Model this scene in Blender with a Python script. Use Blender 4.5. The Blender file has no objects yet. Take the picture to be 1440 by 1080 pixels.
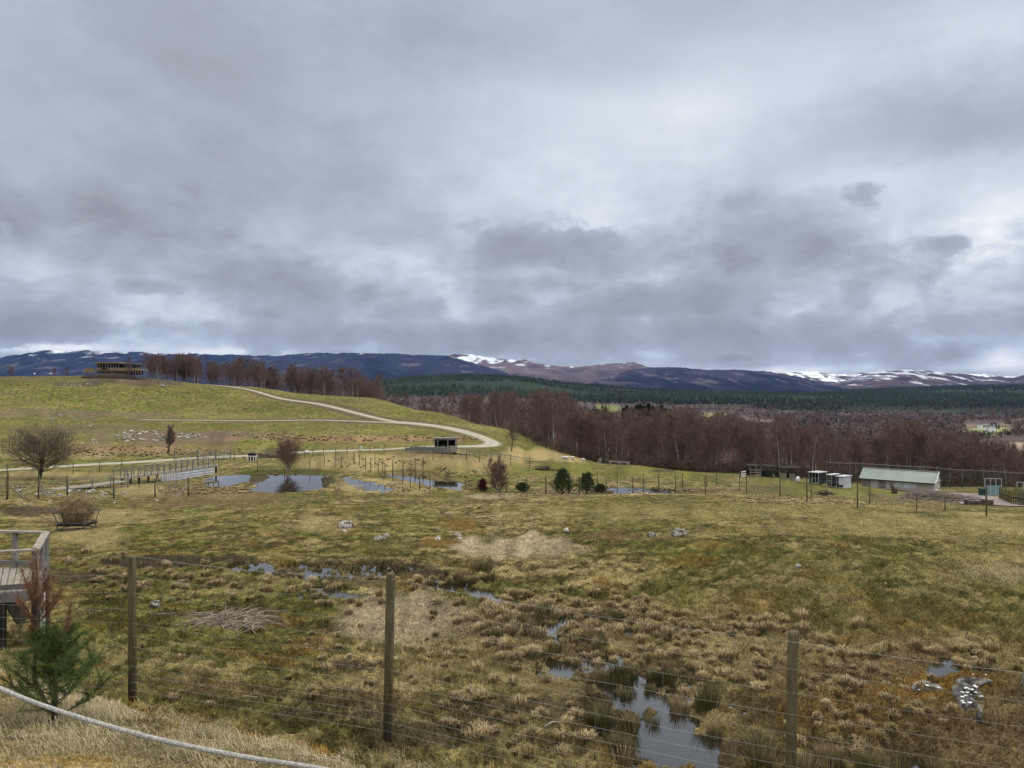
NAZ, NR = 1150, 1500
NG, NB_ = 600000, 190000
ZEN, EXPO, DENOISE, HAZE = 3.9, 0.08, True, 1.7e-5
import bpy, math, random
import numpy as np
random.seed(7); RNG = np.random.default_rng(11)
C = bpy.context.scene.collection
PI = math.pi
F = 1082.0; PT = math.atan(10/1082.0); CP, SP = math.cos(PT), math.sin(PT)
def ray(px, py):
    u = (px-720)/F; v = (540-py)/F
    y = CP-v*SP
    return u/y, (SP+v*CP)/y
def P(px, py, D):
    a, b = ray(px, py); return (a*D, D, b*D)
def proj(x, y, z):
    f = np.maximum(y*CP+z*SP, 1e-3); up = -y*SP+z*CP
    return 720+F*x/f, 540-F*up/f
# ------------------------------------------------------------------ noise
_T = RNG.random((512, 512)).astype(np.float32)
def vn(x, y, s=0):
    xi = np.floor(x); yi = np.floor(y); fx = (x-xi).astype(np.float32); fy = (y-yi).astype(np.float32)
    fx = fx*fx*(3-2*fx); fy = fy*fy*(3-2*fy)
    a = (xi.astype(np.int64)+s*37) & 511; b = (yi.astype(np.int64)+s*91) & 511
    a1 = (a+1) & 511; b1 = (b+1) & 511
    t = _T[a, b]*(1-fx)+_T[a1, b]*fx; u = _T[a, b1]*(1-fx)+_T[a1, b1]*fx
    return t*(1-fy)+u*fy
def fbm(x, y, o=4, s=0, g=.5):
    r = 0; a = 1; n = 0
    for k in range(o):
        r = r+a*vn(x, y, s+k); n += a; a *= g
        x, y = x*1.63-y*1.18+3.1, x*1.18+y*1.63+7.7
    return r/n
def sst(a, b, x):
    t = np.clip((x-a)/(b-a), 0, 1); return t*t*(3-2*t)
# ------------------------------------------------------------------ terrain: measured heights by direction and distance
COL = {
 0: [(3,-3.7),(6,-3.8),(9.8,-3.85),(15,-4.9),(22,-5.6),(43,-7.8),(57,-7.95),(72,-9.6),(88,-11.2),(105,-11.6),(120,-12.4),(150,-12.2),(190,-11.5),(240,-10.3),(300,-6),(400,7.4),(430,8),(520,2),(700,-25),(1300,-50),(4000,-20),(16000,40)],
 180: [(3,-3.7),(6,-3.8),(9.8,-3.86),(15,-4.6),(22,-5.3),(43,-7.6),(57,-8.8),(75,-10.2),(92,-11.5),(105,-12.0),(135,-12.5),(150,-12.3),(190,-11.2),(240,-10.6),(270,-10.2),(340,-3.1),(400,6.6),(430,8.0),(520,3),(700,-25),(1300,-50),(4000,-20),(16000,40)],
 360: [(3,-3.75),(6,-3.8),(8.6,-3.86),(15,-4.7),(22,-5.25),(31,-6.1),(43,-7.1),(57,-8.5),(75,-10.5),(85,-11.7),(92,-11.9),(108,-11.9),(120,-11.6),(140,-12.1),(165,-11.5),(210,-10.9),(245,-10.5),(290,-8.8),(350,-4),(410,1.9),(440,1.5),(520,-8),(700,-35),(1300,-55),(4000,-20),(16000,40)],
 540: [(3,-3.75),(6,-3.8),(8.4,-3.86),(15,-4.7),(22,-5.2),(31,-6),(50,-7.7),(70,-9.4),(80,-10.9),(95,-12),(105,-11.8),(118,-11.2),(135,-11.0),(155,-11.9),(185,-11.6),(235,-10),(280,-7.5),(330,-4.9),(370,-5),(430,-12),(520,-25),(700,-45),(1300,-60),(2200,-45),(3000,20),(7000,20),(16000,40)],
 620: [(22,-5.2),(50,-7.65),(95,-12.0),(118,-10.2),(150,-11.6),(175,-11.3),(210,-10.2),(250,-8.9),(290,-8.3),(330,-12),(430,-26),(3000,38)],
 720: [(3,-3.8),(6,-3.85),(7.9,-3.9),(15,-4.72),(22,-5.2),(31,-6),(50,-7.6),(70,-9.3),(80,-10.9),(90,-12.1),(105,-12.1),(130,-12.2),(160,-12.6),(200,-12),(225,-11.8),(260,-15),(300,-20),(420,-35),(700,-55),(1300,-60),(2200,-50),(3000,38),(7000,30),(16000,40)],
 800: [(3500,25),(2200,-55),(1300,-60),(130,-12.6),(175,-14.5)],
 900: [(3,-4),(5,-4.05),(7.5,-4.1),(9.7,-4.4),(13.1,-4.6),(15.4,-4.72),(22,-5),(31,-5.7),(50,-7.6),(72,-9.6),(82,-11.3),(92,-12),(105,-12.2),(130,-13),(138,-13.4),(160,-17),(220,-25),(420,-42),(700,-58),(1300,-62),(2200,-55),(3200,-10),(7000,-20),(16000,20)],
 1080: [(3,-4),(5,-4.05),(7.2,-4.07),(10,-4.2),(14,-4.5),(22,-4.7),(31,-5.5),(50,-7.3),(68,-9.2),(80,-10.9),(95,-12.2),(110,-13.2),(125,-14),(135,-14.6),(160,-18),(220,-26),(420,-43),(700,-59),(1300,-62),(2200,-60),(2800,-28),(5000,-30),(16000,20)],
 1260: [(3,-4),(5,-4.05),(6.6,-4.1),(9,-4.2),(13,-4.45),(16,-4.4),(22,-4.7),(31,-5.7),(45,-7.3),(53,-8.3),(65,-9.8),(85,-12.1),(100,-14),(115,-15.2),(127,-16.2),(135,-16.6),(160,-20),(220,-28),(420,-45),(700,-60),(1300,-62),(2200,-62),(3200,-32),(4800,8),(16000,20)],
 1440: [(3,-4),(5,-4.05),(6,-4.1),(9,-4.15),(11,-4.15),(13,-4.5),(16,-4.35),(22,-4.8),(31,-5.9),(42,-7.2),(48,-7.8),(60,-9.6),(85,-12.9),(100,-14.7),(120,-16),(140,-17.5),(160,-20),(220,-28),(420,-45),(700,-60),(1300,-62),(2200,-62),(3200,-30),(5000,30),(16000,60)],
}
pts = []
for px, L in COL.items():
    th = math.atan((px-720)/F)
    for D, z in L:
        r = D/math.cos(th); pts.append((th*2.6, math.log(r), z/r))
for th in (-.85, .85):
    src = COL[0] if th < 0 else COL[1440]
    for D, z in src[::2]: pts.append((th*2.6, math.log(D*1.25), z/(D*1.25)))
pts = np.array(pts)
def _k(d2): return np.where(d2 > 1e-12, .5*d2*np.log(np.maximum(d2, 1e-12)), 0)
_n = len(pts)
_A = np.zeros((_n+3, _n+3)); _d = (pts[:, None, 0]-pts[None, :, 0])**2+(pts[:, None, 1]-pts[None, :, 1])**2
_A[:_n, :_n] = _k(_d)+np.eye(_n)*2e-5; _A[:_n, _n] = 1; _A[:_n, _n+1:] = pts[:, :2]; _A[_n, :_n] = 1; _A[_n+1:, :_n] = pts[:, :2].T
_w = np.linalg.solve(_A, np.r_[pts[:, 2], 0, 0, 0])
GT = np.linspace(-.85, .85, 181); GR = np.linspace(math.log(2.5), math.log(17000), 501)
_gt, _gr = np.meshgrid(GT*2.6, GR, indexing='ij'); _q = _w[_n]+_w[_n+1]*_gt+_w[_n+2]*_gr
for i in range(_n): _q = _q+_w[i]*_k((_gt-pts[i, 0])**2+(_gr-pts[i, 1])**2)
def smooth_h(x, y):
    th = np.arctan2(x, y); a = np.abs(th)
    e = np.where(a < .8, a, .8+.05*(1-np.exp(-(a-.8)*3)))
    e = e*(1-sst(1.2, PI, a)); th = np.sign(th)*e
    r = np.hypot(x, y); lr = np.log(np.maximum(r, 2.6))
    i = np.clip((th+.85)/1.7*180, 0, 179.999); j = np.clip((lr-GR[0])/(GR[-1]-GR[0])*500, 0, 499.999)
    i0 = i.astype(int); j0 = j.astype(int); fi = i-i0; fj = j-j0
    q = (_q[i0, j0]*(1-fi)+_q[i0+1, j0]*fi)*(1-fj)+(_q[i0, j0+1]*(1-fi)+_q[i0+1, j0+1]*fi)*fj
    return q*np.maximum(r, 2.6)
_bs = [-99, -1, .2, .7, 1.1, 1.6, 2.2, 3.3, 5, 7, 99]; _bz = [-200, -5.2, -4.1, -3.72, -3.42, -3.22, -3.1, -2.88, -2.2, -1.66, -1.6]
def bank_h(x, y):
    s = (8.11-.352*x-y)/1.06
    return np.interp(s+(fbm(x*.8, y*.8, 2, 60)-.5)*.5, _bs, _bz)-.075*np.clip(x+4.4, -2, 6)*(1-sst(3.5, 6.5, s))
def base_h(x, y):
    f = smooth_h(x, y); b = bank_h(x, y)
    near = np.hypot(x, y) < 40
    k = .12
    m = np.maximum(f, b)+np.where(np.abs(f-b) < k, (k-np.abs(f-b))**2/(4*k), 0)
    return np.where(near, m, f)
# track centre lines (world)
def gpl(L): return np.array([[P(px, py, D)[0], D] for px, py, D in L])
TRACKS = [
 (gpl([(-400,690,104),(-120,667,116),(0,662,121),(90,656,128),(170,651,134),(300,645,141),(370,641,145),(430,637,150),(520,632,156),(600,630,161),(650,629,163),(685,625,169),(692,619,178),(676,611,189),(645,605,204),(610,600,220),(560,595,238)]), 1.9),
 (gpl([(610,600,220),(560,595,238),(520,587,262),(480,580,290),(440,571,322),(400,562,350),(365,554,380),(330,548,402),(290,541,425)]), 1.15),
 (gpl([(590,599,226),(540,597,240),(470,595,250),(400,593,257),(300,591,266),(200,591,271)]), .85),
]
def pl_dist(x, y, pl):
    d = np.full(np.shape(x), 1e9)
    for a, b in zip(pl[:-1], pl[1:]):
        ab = b-a; t = np.clip(((x-a[0])*ab[0]+(y-a[1])*ab[1])/(ab@ab), 0, 1)
        d = np.minimum(d, np.hypot(x-a[0]-t*ab[0], y-a[1]-t*ab[1]))
    return d
def smoothline(pl, n=8):
    out = []
    for i in range(len(pl)-1):
        p0, p1, p2, p3 = pl[max(i-1, 0)], pl[i], pl[i+1], pl[min(i+2, len(pl)-1)]
        for k in range(n):
            t = k/n; out.append(.5*((2*p1)+(p2-p0)*t+(2*p0-5*p1+4*p2-p3)*t*t+(3*p1-p0-3*p2+p3)*t**3))
    out.append(pl[-1]); return np.array(out)
TRACKS = [(smoothline(p, 5), w) for p, w in TRACKS]
# pools: (name, water level, pixel outline, shoreline noise metres, island noise)
POOLS = [
 ('pond', -11.95, [(330,672),(345,669),(380,668),(420,668),(455,669),(470,673),(466,682),(450,687),(420,691),(385,693),(352,690),(362,683),(350,677)], .5, 0),
 ('pond', -11.956, [(290,673),(300,669.5),(345,668),(352,671),(345,677),(312,685),(292,683)], .35, .0),
 ('puddle', -11.75, [(478,672),(492,671),(502,675),(520,677),(545,683),(556,688),(540,693),(515,691),(500,684),(484,681)], .5, .8),
 ('pond', -11.962, [(545,663),(575,661),(605,663),(612,667),(622,674),(640,677),(650,680),(646,689),(612,685),(588,679),(562,673),(546,669)], .12, 0),
 ('ditch', -12.05, [(835,688),(845,685),(870,685),(900,687),(940,689),(985,690),(985,697),(900,697),(840,694)], .7, 1.6),
 ('pool', -4.5, [(770,925),(800,905),(845,922),(870,935),(905,942),(935,962),(985,975),(1010,985),(1038,1008),(1080,1045),(1105,1090),(1090,1150),(960,1150),(930,1090),(880,1060),(858,1020),(860,985),(850,960),(800,950),(765,945)], .2, 1.0),
 ('puddle', -4.66, [(740,878),(765,868),(800,862),(860,868),(930,880),(935,892),(880,890),(830,884),(792,888),(800,902),(765,910),(745,900),(752,888)], .3, .6),
 ('puddle', -5.12, [(335,798),(360,793),(400,795),(470,800),(510,795),(555,796),(600,808),(590,816),(540,812),(500,812),(450,815),(400,808),(350,806)], .7, 2.6),
 ('puddle', -4.97, [(420,832),(450,829),(480,832),(530,834),(545,840),(510,846),(490,843),(440,840)], .35, .6),
 ('puddle', -4.55, [(1312,928),(1335,922),(1372,924),(1385,936),(1372,946),(1345,938),(1318,950)], .12, .35),
 ('puddle', -4.506, [(1135,1070),(1150,1060),(1180,1062),(1240,1066),(1290,1074),(1340,1090),(1300,1120),(1180,1100),(1140,1090)], .2, .4),
 ('puddle', -5.0, [(600,815),(640,820),(700,832),(730,845),(715,850),(660,838),(610,826)], .3, .7),
]
def pool_poly(lv, poly):
    out = []
    for px, py in poly:
        a, b = ray(px, py); D = lv/b; out.append((a*D, D))
    return np.array(out)
POOLS = [(n, lv, pool_poly(lv, p), nz, isl) for n, lv, p, nz, isl in POOLS]
def poly_sd(x, y, pl):
    q = np.vstack([pl, pl[:1]]); d = pl_dist(x, y, q); ins = np.zeros(np.shape(x), bool)
    for a, b in zip(q[:-1], q[1:]):
        c = ((a[1] > y) != (b[1] > y)) & (x < (b[0]-a[0])*(y-a[1])/((b[1]-a[1]) or 1e-9)+a[0])
        ins ^= c
    return np.where(ins, -d, d)
def terrain(x, y, want_wet=False):
    x = np.asarray(x, float); y = np.asarray(y, float)
    h = base_h(x, y); r = np.hypot(x, y)
    dt = np.full(x.shape, 99.); m = (r > 90) & (r < 460) & (y > 60)
    if m.any():
        dd = np.full(m.sum(), 99.)
        for pl, w in TRACKS: dd = np.minimum(dd, pl_dist(x[m], y[m], pl)-w)
        dt[m] = dd
    flat = sst(.2, 2.5, dt)
    s = (8.11-.352*x-y)/1.06
    isf = (y > 3)*(1-sst(.2, 1.5, s)) # beyond the fence
    amp = np.where(r < 30, 1., 1.)*(1-sst(500, 1500, r))
    n1 = fbm(x/3.2, y/3.2, 3, 1)-.5
    n2 = fbm(x/.75, y/.75, 3, 5)-.5
    bog = isf*(1-sst(15, 21, r))*sst(-3.5, 0, x)
    bill = np.abs(fbm(x/.36, y/.36, 2, 9)-.5)*2+.7*np.abs(fbm(x/.14, y/.14, 2, 113)-.5)*2*(1-sst(18, 36, r))
    d = n1*.16+n2*(.10+.07*bog+.07*(1-sst(30, 60, r)))*(1-sst(150, 300, r)) - bill*(.17+.08*bog)*(1-.5*sst(20, 45, r))*(1-sst(60, 110, r))
    d = d+(fbm(x/14, y/14, 3, 12)-.5)*(.25*sst(60, 90, r)+.9*sst(150, 200, r))*sst(.5, 8, dt)
    d = d+(fbm(x/90, y/90, 3, 15)-.5)*5*sst(500, 900, r)
    h = h+d*flat*amp*(1-.75*(1-isf)*(r < 20))+np.where(r > 500, (fbm(x/90, y/90, 3, 15)-.5)*8*sst(500, 900, r), 0)
    wet = np.zeros(x.shape)
    for n, lv, pl, nz, isl in POOLS:
        lo = pl.min(0)-4; hi = pl.max(0)+4
        m = (x > lo[0]) & (x < hi[0]) & (y > lo[1]) & (y < hi[1])
        if not m.any(): continue
        xs, ys = x[m], y[m]; sc = 1.6 if lv < -8 else .45
        raw = poly_sd(xs, ys, pl); sd = raw+(fbm(xs/sc, ys/sc, 3, 21)-.5)*2*nz
        wdt = 2.5 if lv < -8 else .6
        if isl: sd = sd+np.maximum(0, (fbm(xs/(sc*.9), ys/(sc*.9), 3, 27)-.43)*2.6*isl*(2 if lv < -8 else 1))
        t = sst(0, wdt, sd)
        rgh = (fbm(xs/.22, ys/.22, 3, 131)-.42)*.30 if lv > -8 else (fbm(xs/1.1, ys/1.1, 3, 131)-.45)*.25
        tgt = lv-.03+rgh*sst(-.12, .35, sd)+np.clip(sd, -1, .9 if lv < -8 else .45)*(.09 if lv < -8 else .16)
        hh = h[m]; out = tgt*(1-t)+np.maximum(hh, np.minimum(tgt, lv+.16))*t
        ex = .9 if lv < -8 else .7
        out = np.where(sd < wdt, out, hh); rim = lv+.06-np.maximum(0, raw-ex-.2)*.35   # banks stand above the water's edge
        h[m] = np.where((raw > .5*ex) & (raw < ex+1.2), np.maximum(out, rim+.04*(fbm(xs/.3, ys/.3, 2, 133)-.5)), out)
        wet[m] = np.maximum(wet[m], 1-sst(-.15, wdt*.25, sd))
    return (h, dt, wet) if want_wet else h
_LD = np.exp(np.linspace(math.log(2.5), math.log(3000), 900))
_gcache = {}
def G(px, py, dmin=0):
    """first ground point met by the line of sight through photo pixel px, py"""
    k = round(px*2)
    if k not in _gcache:
        a = (px-720)/F/CP; x = _LD*a; h = terrain(x, _LD); _gcache[k] = (x, h, proj(x, _LD, h)[1])
    x, h, q = _gcache[k]
    ok = (q <= py) & (_LD > dmin); i = int(np.argmax(ok)) if ok.any() else len(_LD)-1
    D = _LD[i]
    if i > 0 and q[i-1] > py and _LD[i-1] > dmin: t = (q[i-1]-py)/max(q[i-1]-q[i], 1e-6); D = _LD[i-1]+(D-_LD[i-1])*t
    xx = ray(px, py)[0]*D
    return (xx, D, float(terrain(np.array([xx]), np.array([D]))[0]))
def gz(x, y): return float(terrain(np.array([x]), np.array([y]))[0])
# ------------------------------------------------------------------ materials
def mat(name, col, rough=.9, noise=.25, scale=3., bump=0., spec=.2, metal=0., attr=False, col2=None, coords='Object', stretch=None, soft=1.):
    m = bpy.data.materials.new(name); m.use_nodes = True; nt = m.node_tree; N = nt.nodes; L = nt.links
    b = N['Principled BSDF']; b.inputs['Roughness'].default_value = rough; b.inputs['Metallic'].default_value = metal
    b.inputs['Specular IOR Level'].default_value = spec
    tc = N.new('ShaderNodeTexCoord'); src = tc.outputs[coords]
    if stretch:
        mp = N.new('ShaderNodeMapping'); mp.inputs['Scale'].default_value = stretch; L.new(src, mp.inputs[0]); src = mp.outputs[0]
    n = N.new('ShaderNodeTexNoise'); n.inputs['Scale'].default_value = scale; n.inputs['Detail'].default_value = 8; n.inputs['Roughness'].default_value = .65
    L.new(src, n.inputs[0])
    mx = N.new('ShaderNodeMix'); mx.data_type = 'RGBA'
    c2 = col2 or tuple(c*(1-noise*1.6) for c in col)
    if attr:
        at = N.new('ShaderNodeAttribute'); at.attribute_name = 'Col'
        mr = N.new('ShaderNodeMapRange'); mr.inputs['From Min'].default_value = .3; mr.inputs['From Max'].default_value = .7
        mr.inputs['To Min'].default_value = 1-noise; mr.inputs['To Max'].default_value = 1+noise; L.new(n.outputs[0], mr.inputs[0])
        vm = N.new('ShaderNodeVectorMath'); vm.operation = 'SCALE'; L.new(at.outputs['Color'], vm.inputs[0]); L.new(mr.outputs[0], vm.inputs['Scale'])
        L.new(vm.outputs[0], b.inputs['Base Color'])
    else:
        mr = N.new('ShaderNodeMapRange'); mr.inputs['From Min'].default_value = .5-.15*soft; mr.inputs['From Max'].default_value = .5+.15*soft; L.new(n.outputs[0], mr.inputs[0])
        mx.inputs[6].default_value = (*c2, 1); mx.inputs[7].default_value = (*col, 1); L.new(mr.outputs[0], mx.inputs[0]); L.new(mx.outputs[2], b.inputs['Base Color'])
    if bump:
        bp = N.new('ShaderNodeBump'); bp.inputs['Strength'].default_value = min(1, bump); bp.inputs['Distance'].default_value = .02*max(1, bump); L.new(n.outputs[0], bp.inputs['Height']); L.new(bp.outputs[0], b.inputs['Normal'])
    return m
M = {}
M['veg'] = mat('grass_blades', (1, 1, 1), 1, .22, 1.5, attr=True, spec=.05)
M['far_veg'] = mat('far_foliage', (1, 1, 1), 1, .35, .01, attr=True, spec=0)
M['bark'] = mat('birch_bark', (.46, .42, .37), .9, col2=(.13, .10, .085), scale=1.3, stretch=(1, 1, .5))
M['limb'] = mat('twigs', (.205, .138, .115), 1, .3, .8, spec=.05)
M['limb2'] = mat('grey_twigs', (.20, .16, .12), 1, .3, 1.5, spec=.05)
M['limb3'] = mat('red_twigs', (.24, .15, .12), 1, .3, 1.5, spec=.05)
M['darkbark'] = mat('dark_bark', (.10, .08, .06), 1, .4, 3)
M['post'] = mat('weathered_post', (.145, .12, .065), .85, col2=(.06, .05, .03), scale=5, bump=.6, stretch=(6, 6, .6))
M['pale_wood'] = mat('pale_weathered_wood', (.34, .31, .26), .85, col2=(.17, .155, .13), scale=4, bump=.4, stretch=(3, 3, 3))
M['grey_wood'] = mat('grey_boards', (.22, .21, .19), .9, col2=(.11, .105, .095), scale=3, bump=.3)
M['white_board'] = mat('bleached_boards', (.55, .55, .58), .8, col2=(.38, .37, .4), scale=1.2)
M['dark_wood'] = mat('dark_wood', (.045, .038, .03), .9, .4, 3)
M['stick'] = mat('dead_branches', (.33, .27, .21), .95, col2=(.13, .1, .08), scale=4)
M['wire'] = mat('galvanised_wire', (.27, .27, .26), .6, .2, 2, metal=0., spec=.4)
M['stone'] = mat('lichen_stone', (.36, .335, .29), .95, col2=(.05, .045, .035), scale=2.6, soft=.35, bump=1)
M['palestone'] = mat('pale_stone', (.60, .57, .51), .9, col2=(.12, .11, .09), scale=2.6, soft=.4, bump=1)
M['track'] = mat('gravel_track', (1, 1, 1), .95, .18, .9, attr=True)
M['concrete'] = mat('yard_concrete', (.26, .22, .21), .9, col2=(.16, .13, .12), scale=.5)
M['green_roof'] = mat('green_sheet_roof', (.29, .34, .305), .6, .14, .5)
M['block'] = mat('block_wall', (.42, .37, .32), .95, .12, .8)
M['white'] = mat('white_paint', (.75, .75, .74), .6, .08, 2)
M['black'] = mat('black_plastic', (.012, .012, .014), .6, .2, 2)
M['netting'] = mat('dark_netting', (.04, .045, .045), 1, .3, 1)
M['blue_panel'] = mat('blue_grey_panel', (.2, .3, .33), .6, .15, 1)
M['dark_green'] = mat('dark_green_paint', (.02, .06, .045), .6, .15, 1)
M['mossy'] = mat('mossy_log', (.13, .13, .035), 1, col2=(.06, .045, .02), scale=3)
M['hay'] = mat('hay', (.26, .19, .10), 1, col2=(.11, .08, .04), scale=9, bump=1)
M['steel'] = mat('feeder_steel', (.16, .16, .15), .6, .3, 4, metal=.3)
M['larch'] = mat('larch_boards', (.28, .2, .11), .85, col2=(.17, .12, .07), scale=2)
M['glass'] = mat('dark_glass', (.012, .013, .016), .15, .1, 1, spec=.5)
M['rope'] = mat('barrier_rope', (.62, .60, .56), .8, .3, 90, bump=1)
M['slate'] = mat('slate_roof', (.09, .09, .1), .8, .2, 1)
M['mound'] = mat('bare_peat', (.06, .045, .035), 1, .4, 2)
M['sky_light'] = M['white']
def water_mat():
    m = bpy.data.materials.new('pond_water'); m.use_nodes = True; nt = m.node_tree; N = nt.nodes; L = nt.links
    b = N['Principled BSDF']; b.inputs['Base Color'].default_value = (.018, .015, .010, 1); b.inputs['Roughness'].default_value = .03; b.inputs['IOR'].default_value = 2.3
    b.inputs['Specular IOR Level'].default_value = .5
    n = N.new('ShaderNodeTexNoise'); n.inputs['Scale'].default_value = 2.2; n.inputs['Detail'].default_value = 3
    tc = N.new('ShaderNodeTexCoord'); L.new(tc.outputs['Object'], n.inputs[0])
    bp = N.new('ShaderNodeBump'); bp.inputs['Strength'].default_value = .12; bp.inputs['Distance'].default_value = .01
    L.new(n.outputs[0], bp.inputs['Height']); L.new(bp.outputs[0], b.inputs['Normal']); return m
M['water'] = water_mat()
# ------------------------------------------------------------------ mesh helpers
def mk(name, V, Fc, m, parent=None, col=None, smooth=False):
    """V n x 3, Fc k x 3 or k x 4 index array"""
    V = np.asarray(V, np.float32); Fc = np.asarray(Fc, np.int32); k = Fc.shape[1]
    me = bpy.data.meshes.new(name); me.vertices.add(len(V)); me.vertices.foreach_set('co', V.ravel())
    me.loops.add(Fc.size); me.loops.foreach_set('vertex_index', Fc.ravel())
    me.polygons.add(len(Fc)); me.polygons.foreach_set('loop_start', np.arange(0, Fc.size, k, dtype=np.int32)); me.polygons.foreach_set('loop_total', np.full(len(Fc), k, np.int32))
    if smooth: me.polygons.foreach_set('use_smooth', np.ones(len(Fc), bool))
    if col is not None:
        a = me.color_attributes.new('Col', 'FLOAT_COLOR', 'POINT'); c = np.ones((len(V), 4), np.float32); c[:, :3] = col; a.data.foreach_set('color', c.ravel())
    me.update(calc_edges=True); me.materials.append(m)
    o = bpy.data.objects.new(name, me); C.objects.link(o)
    if parent: o.parent = parent
    return o
def tag(o, label=None, cat=None, group=None, kind=None):
    if label: o['label'] = label
    if cat: o['category'] = cat
    if group: o['group'] = group
    if kind: o['kind'] = kind
    return o
def thing(name, label, cat, loc=(0, 0, 0), rz=0, group=None):
    o = bpy.data.objects.new(name, None); C.objects.link(o); o.location = loc; o.rotation_euler = (0, 0, rz); o.empty_display_size = .2
    return tag(o, label, cat, group)
def dup(root, loc, rz, scale=1., label=None, group=None):
    r = root.copy(); C.objects.link(r); r.location = loc; r.rotation_euler = (0, 0, rz)
    r.scale = scale if hasattr(scale, '__len__') else (scale,)*3
    if label: r['label'] = label
    if group: r['group'] = group
    for ch in list(root.children):
        c = ch.copy(); C.objects.link(c); c.parent = r
    return r
class MB:
    def __init__(s): s.v = []; s.f = []
    def add(s, v, f):
        k = len(s.v); s.v += [tuple(p) for p in v]; s.f += [tuple(i+k for i in q) for q in f]; return s
    def box(s, c, d, rz=0, taper=1):
        cx, cy, cz = c; a, b, h = d[0]/2, d[1]/2, d[2]/2; co, si = math.cos(rz), math.sin(rz); v = []
        for z, t in ((-h, 1), (h, taper)):
            for x, y in ((-a, -b), (a, -b), (a, b), (-a, b)): v.append((cx+(x*co-y*si)*t, cy+(x*si+y*co)*t, cz+z))
        return s.add(v, [(3, 2, 1, 0), (4, 5, 6, 7), (0, 1, 5, 4), (1, 2, 6, 5), (2, 3, 7, 6), (3, 0, 4, 7)])
    def bar(s, p, q, w, h):
        p = np.array(p, float); q = np.array(q, float); d = q-p; L = np.linalg.norm(d) or 1e-6; d /= L
        up = np.array([0, 0, 1.]) if abs(d[2]) < .95 else np.array([0, 1., 0]); a = np.cross(d, up); a /= np.linalg.norm(a); b = np.cross(a, d)
        v = [o+a*i*w/2+b*j*h/2 for o in (p, q) for i, j in ((-1, -1), (1, -1), (1, 1), (-1, 1))]
        return s.add(v, [(0, 1, 2, 3), (7, 6, 5, 4), (0, 4, 5, 1), (1, 5, 6, 2), (2, 6, 7, 3), (3, 7, 4, 0)])
    def tube(s, pts, rad, n=6, cap=True):
        pts = [np.array(p, float) for p in pts]; k0 = len(s.v)
        if not hasattr(rad, '__len__'): rad = [rad]*len(pts)
        for i, p in enumerate(pts):
            d = pts[min(i+1, len(pts)-1)]-pts[max(i-1, 0)]; d /= (np.linalg.norm(d) or 1)
            ref = np.array([0, 0, 1.]) if abs(d[2]) < .9 else np.array([1., 0, 0]); a = np.cross(d, ref); a /= np.linalg.norm(a); b = np.cross(a, d)
            for k in range(n):
                t = 2*PI*k/n; s.v.append(tuple(p+(a*math.cos(t)+b*math.sin(t))*rad[i]))
        for i in range(len(pts)-1):
            for k in range(n):
                a = k0+i*n+k; b = k0+i*n+(k+1) % n; s.f.append((a, a+n, b+n, b))
        if cap and n > 2:
            s.f.append(tuple(k0+k for k in range(n))); e = k0+(len(pts)-1)*n; s.f.append(tuple(e+k for k in reversed(range(n))))
        return s
    def lathe(s, prof, n=12, c=(0, 0, 0)):
        k0 = len(s.v)
        for r, z in prof:
            for k in range(n): s.v.append((c[0]+r*math.cos(2*PI*k/n), c[1]+r*math.sin(2*PI*k/n), c[2]+z))
        for i in range(len(prof)-1):
            for k in range(n): a = k0+i*n+k; b = k0+i*n+(k+1) % n; s.f.append((a, b, b+n, a+n))
        s.f.append(tuple(k0+k for k in reversed(range(n)))); e = k0+(len(prof)-1)*n; s.f.append(tuple(e+k for k in range(n)))
        return s
    def build(s, name, m, parent=None, smooth=False, off=(0, 0, 0)):
        me = bpy.data.meshes.new(name); v = s.v if off == (0, 0, 0) else [(a-off[0], b-off[1], c-off[2]) for a, b, c in s.v]
        me.from_pydata(v, [], s.f); me.update(); me.materials.append(m)
        if smooth: me.polygons.foreach_set('use_smooth', np.ones(len(me.polygons), bool))
        o = bpy.data.objects.new(name, me); C.objects.link(o)
        if parent: o.parent = parent
        elif off != (0, 0, 0): o.location = off
        return o

M['dull_bark'] = mat('dull_birch_bark', (.17, .13, .115), .95, col2=(.08, .06, .055), scale=1.3)
M['wet_stone'] = mat('dark_lichen_stone', (.22, .215, .20), .85, col2=(.035, .033, .03), scale=5, bump=1, soft=.5)
# ------------------------------------------------------------------ ground colour (real colours of what grows or lies there)
c_ = lambda *a: np.array(a, float)
GREEN = c_(.096, .098, .021); OLIVE = c_(.108, .096, .030); STRAW = c_(.242, .19, .088); BROWN = c_(.105, .072, .036)
MUD = c_(.048, .036, .024); MOSS = c_(.17, .10, .022); HEATH = c_(.082, .058, .045); PALE = c_(.36, .29, .19)
PURPLE = c_(.085, .062, .058); CONIF = c_(.018, .032, .016)
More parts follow.
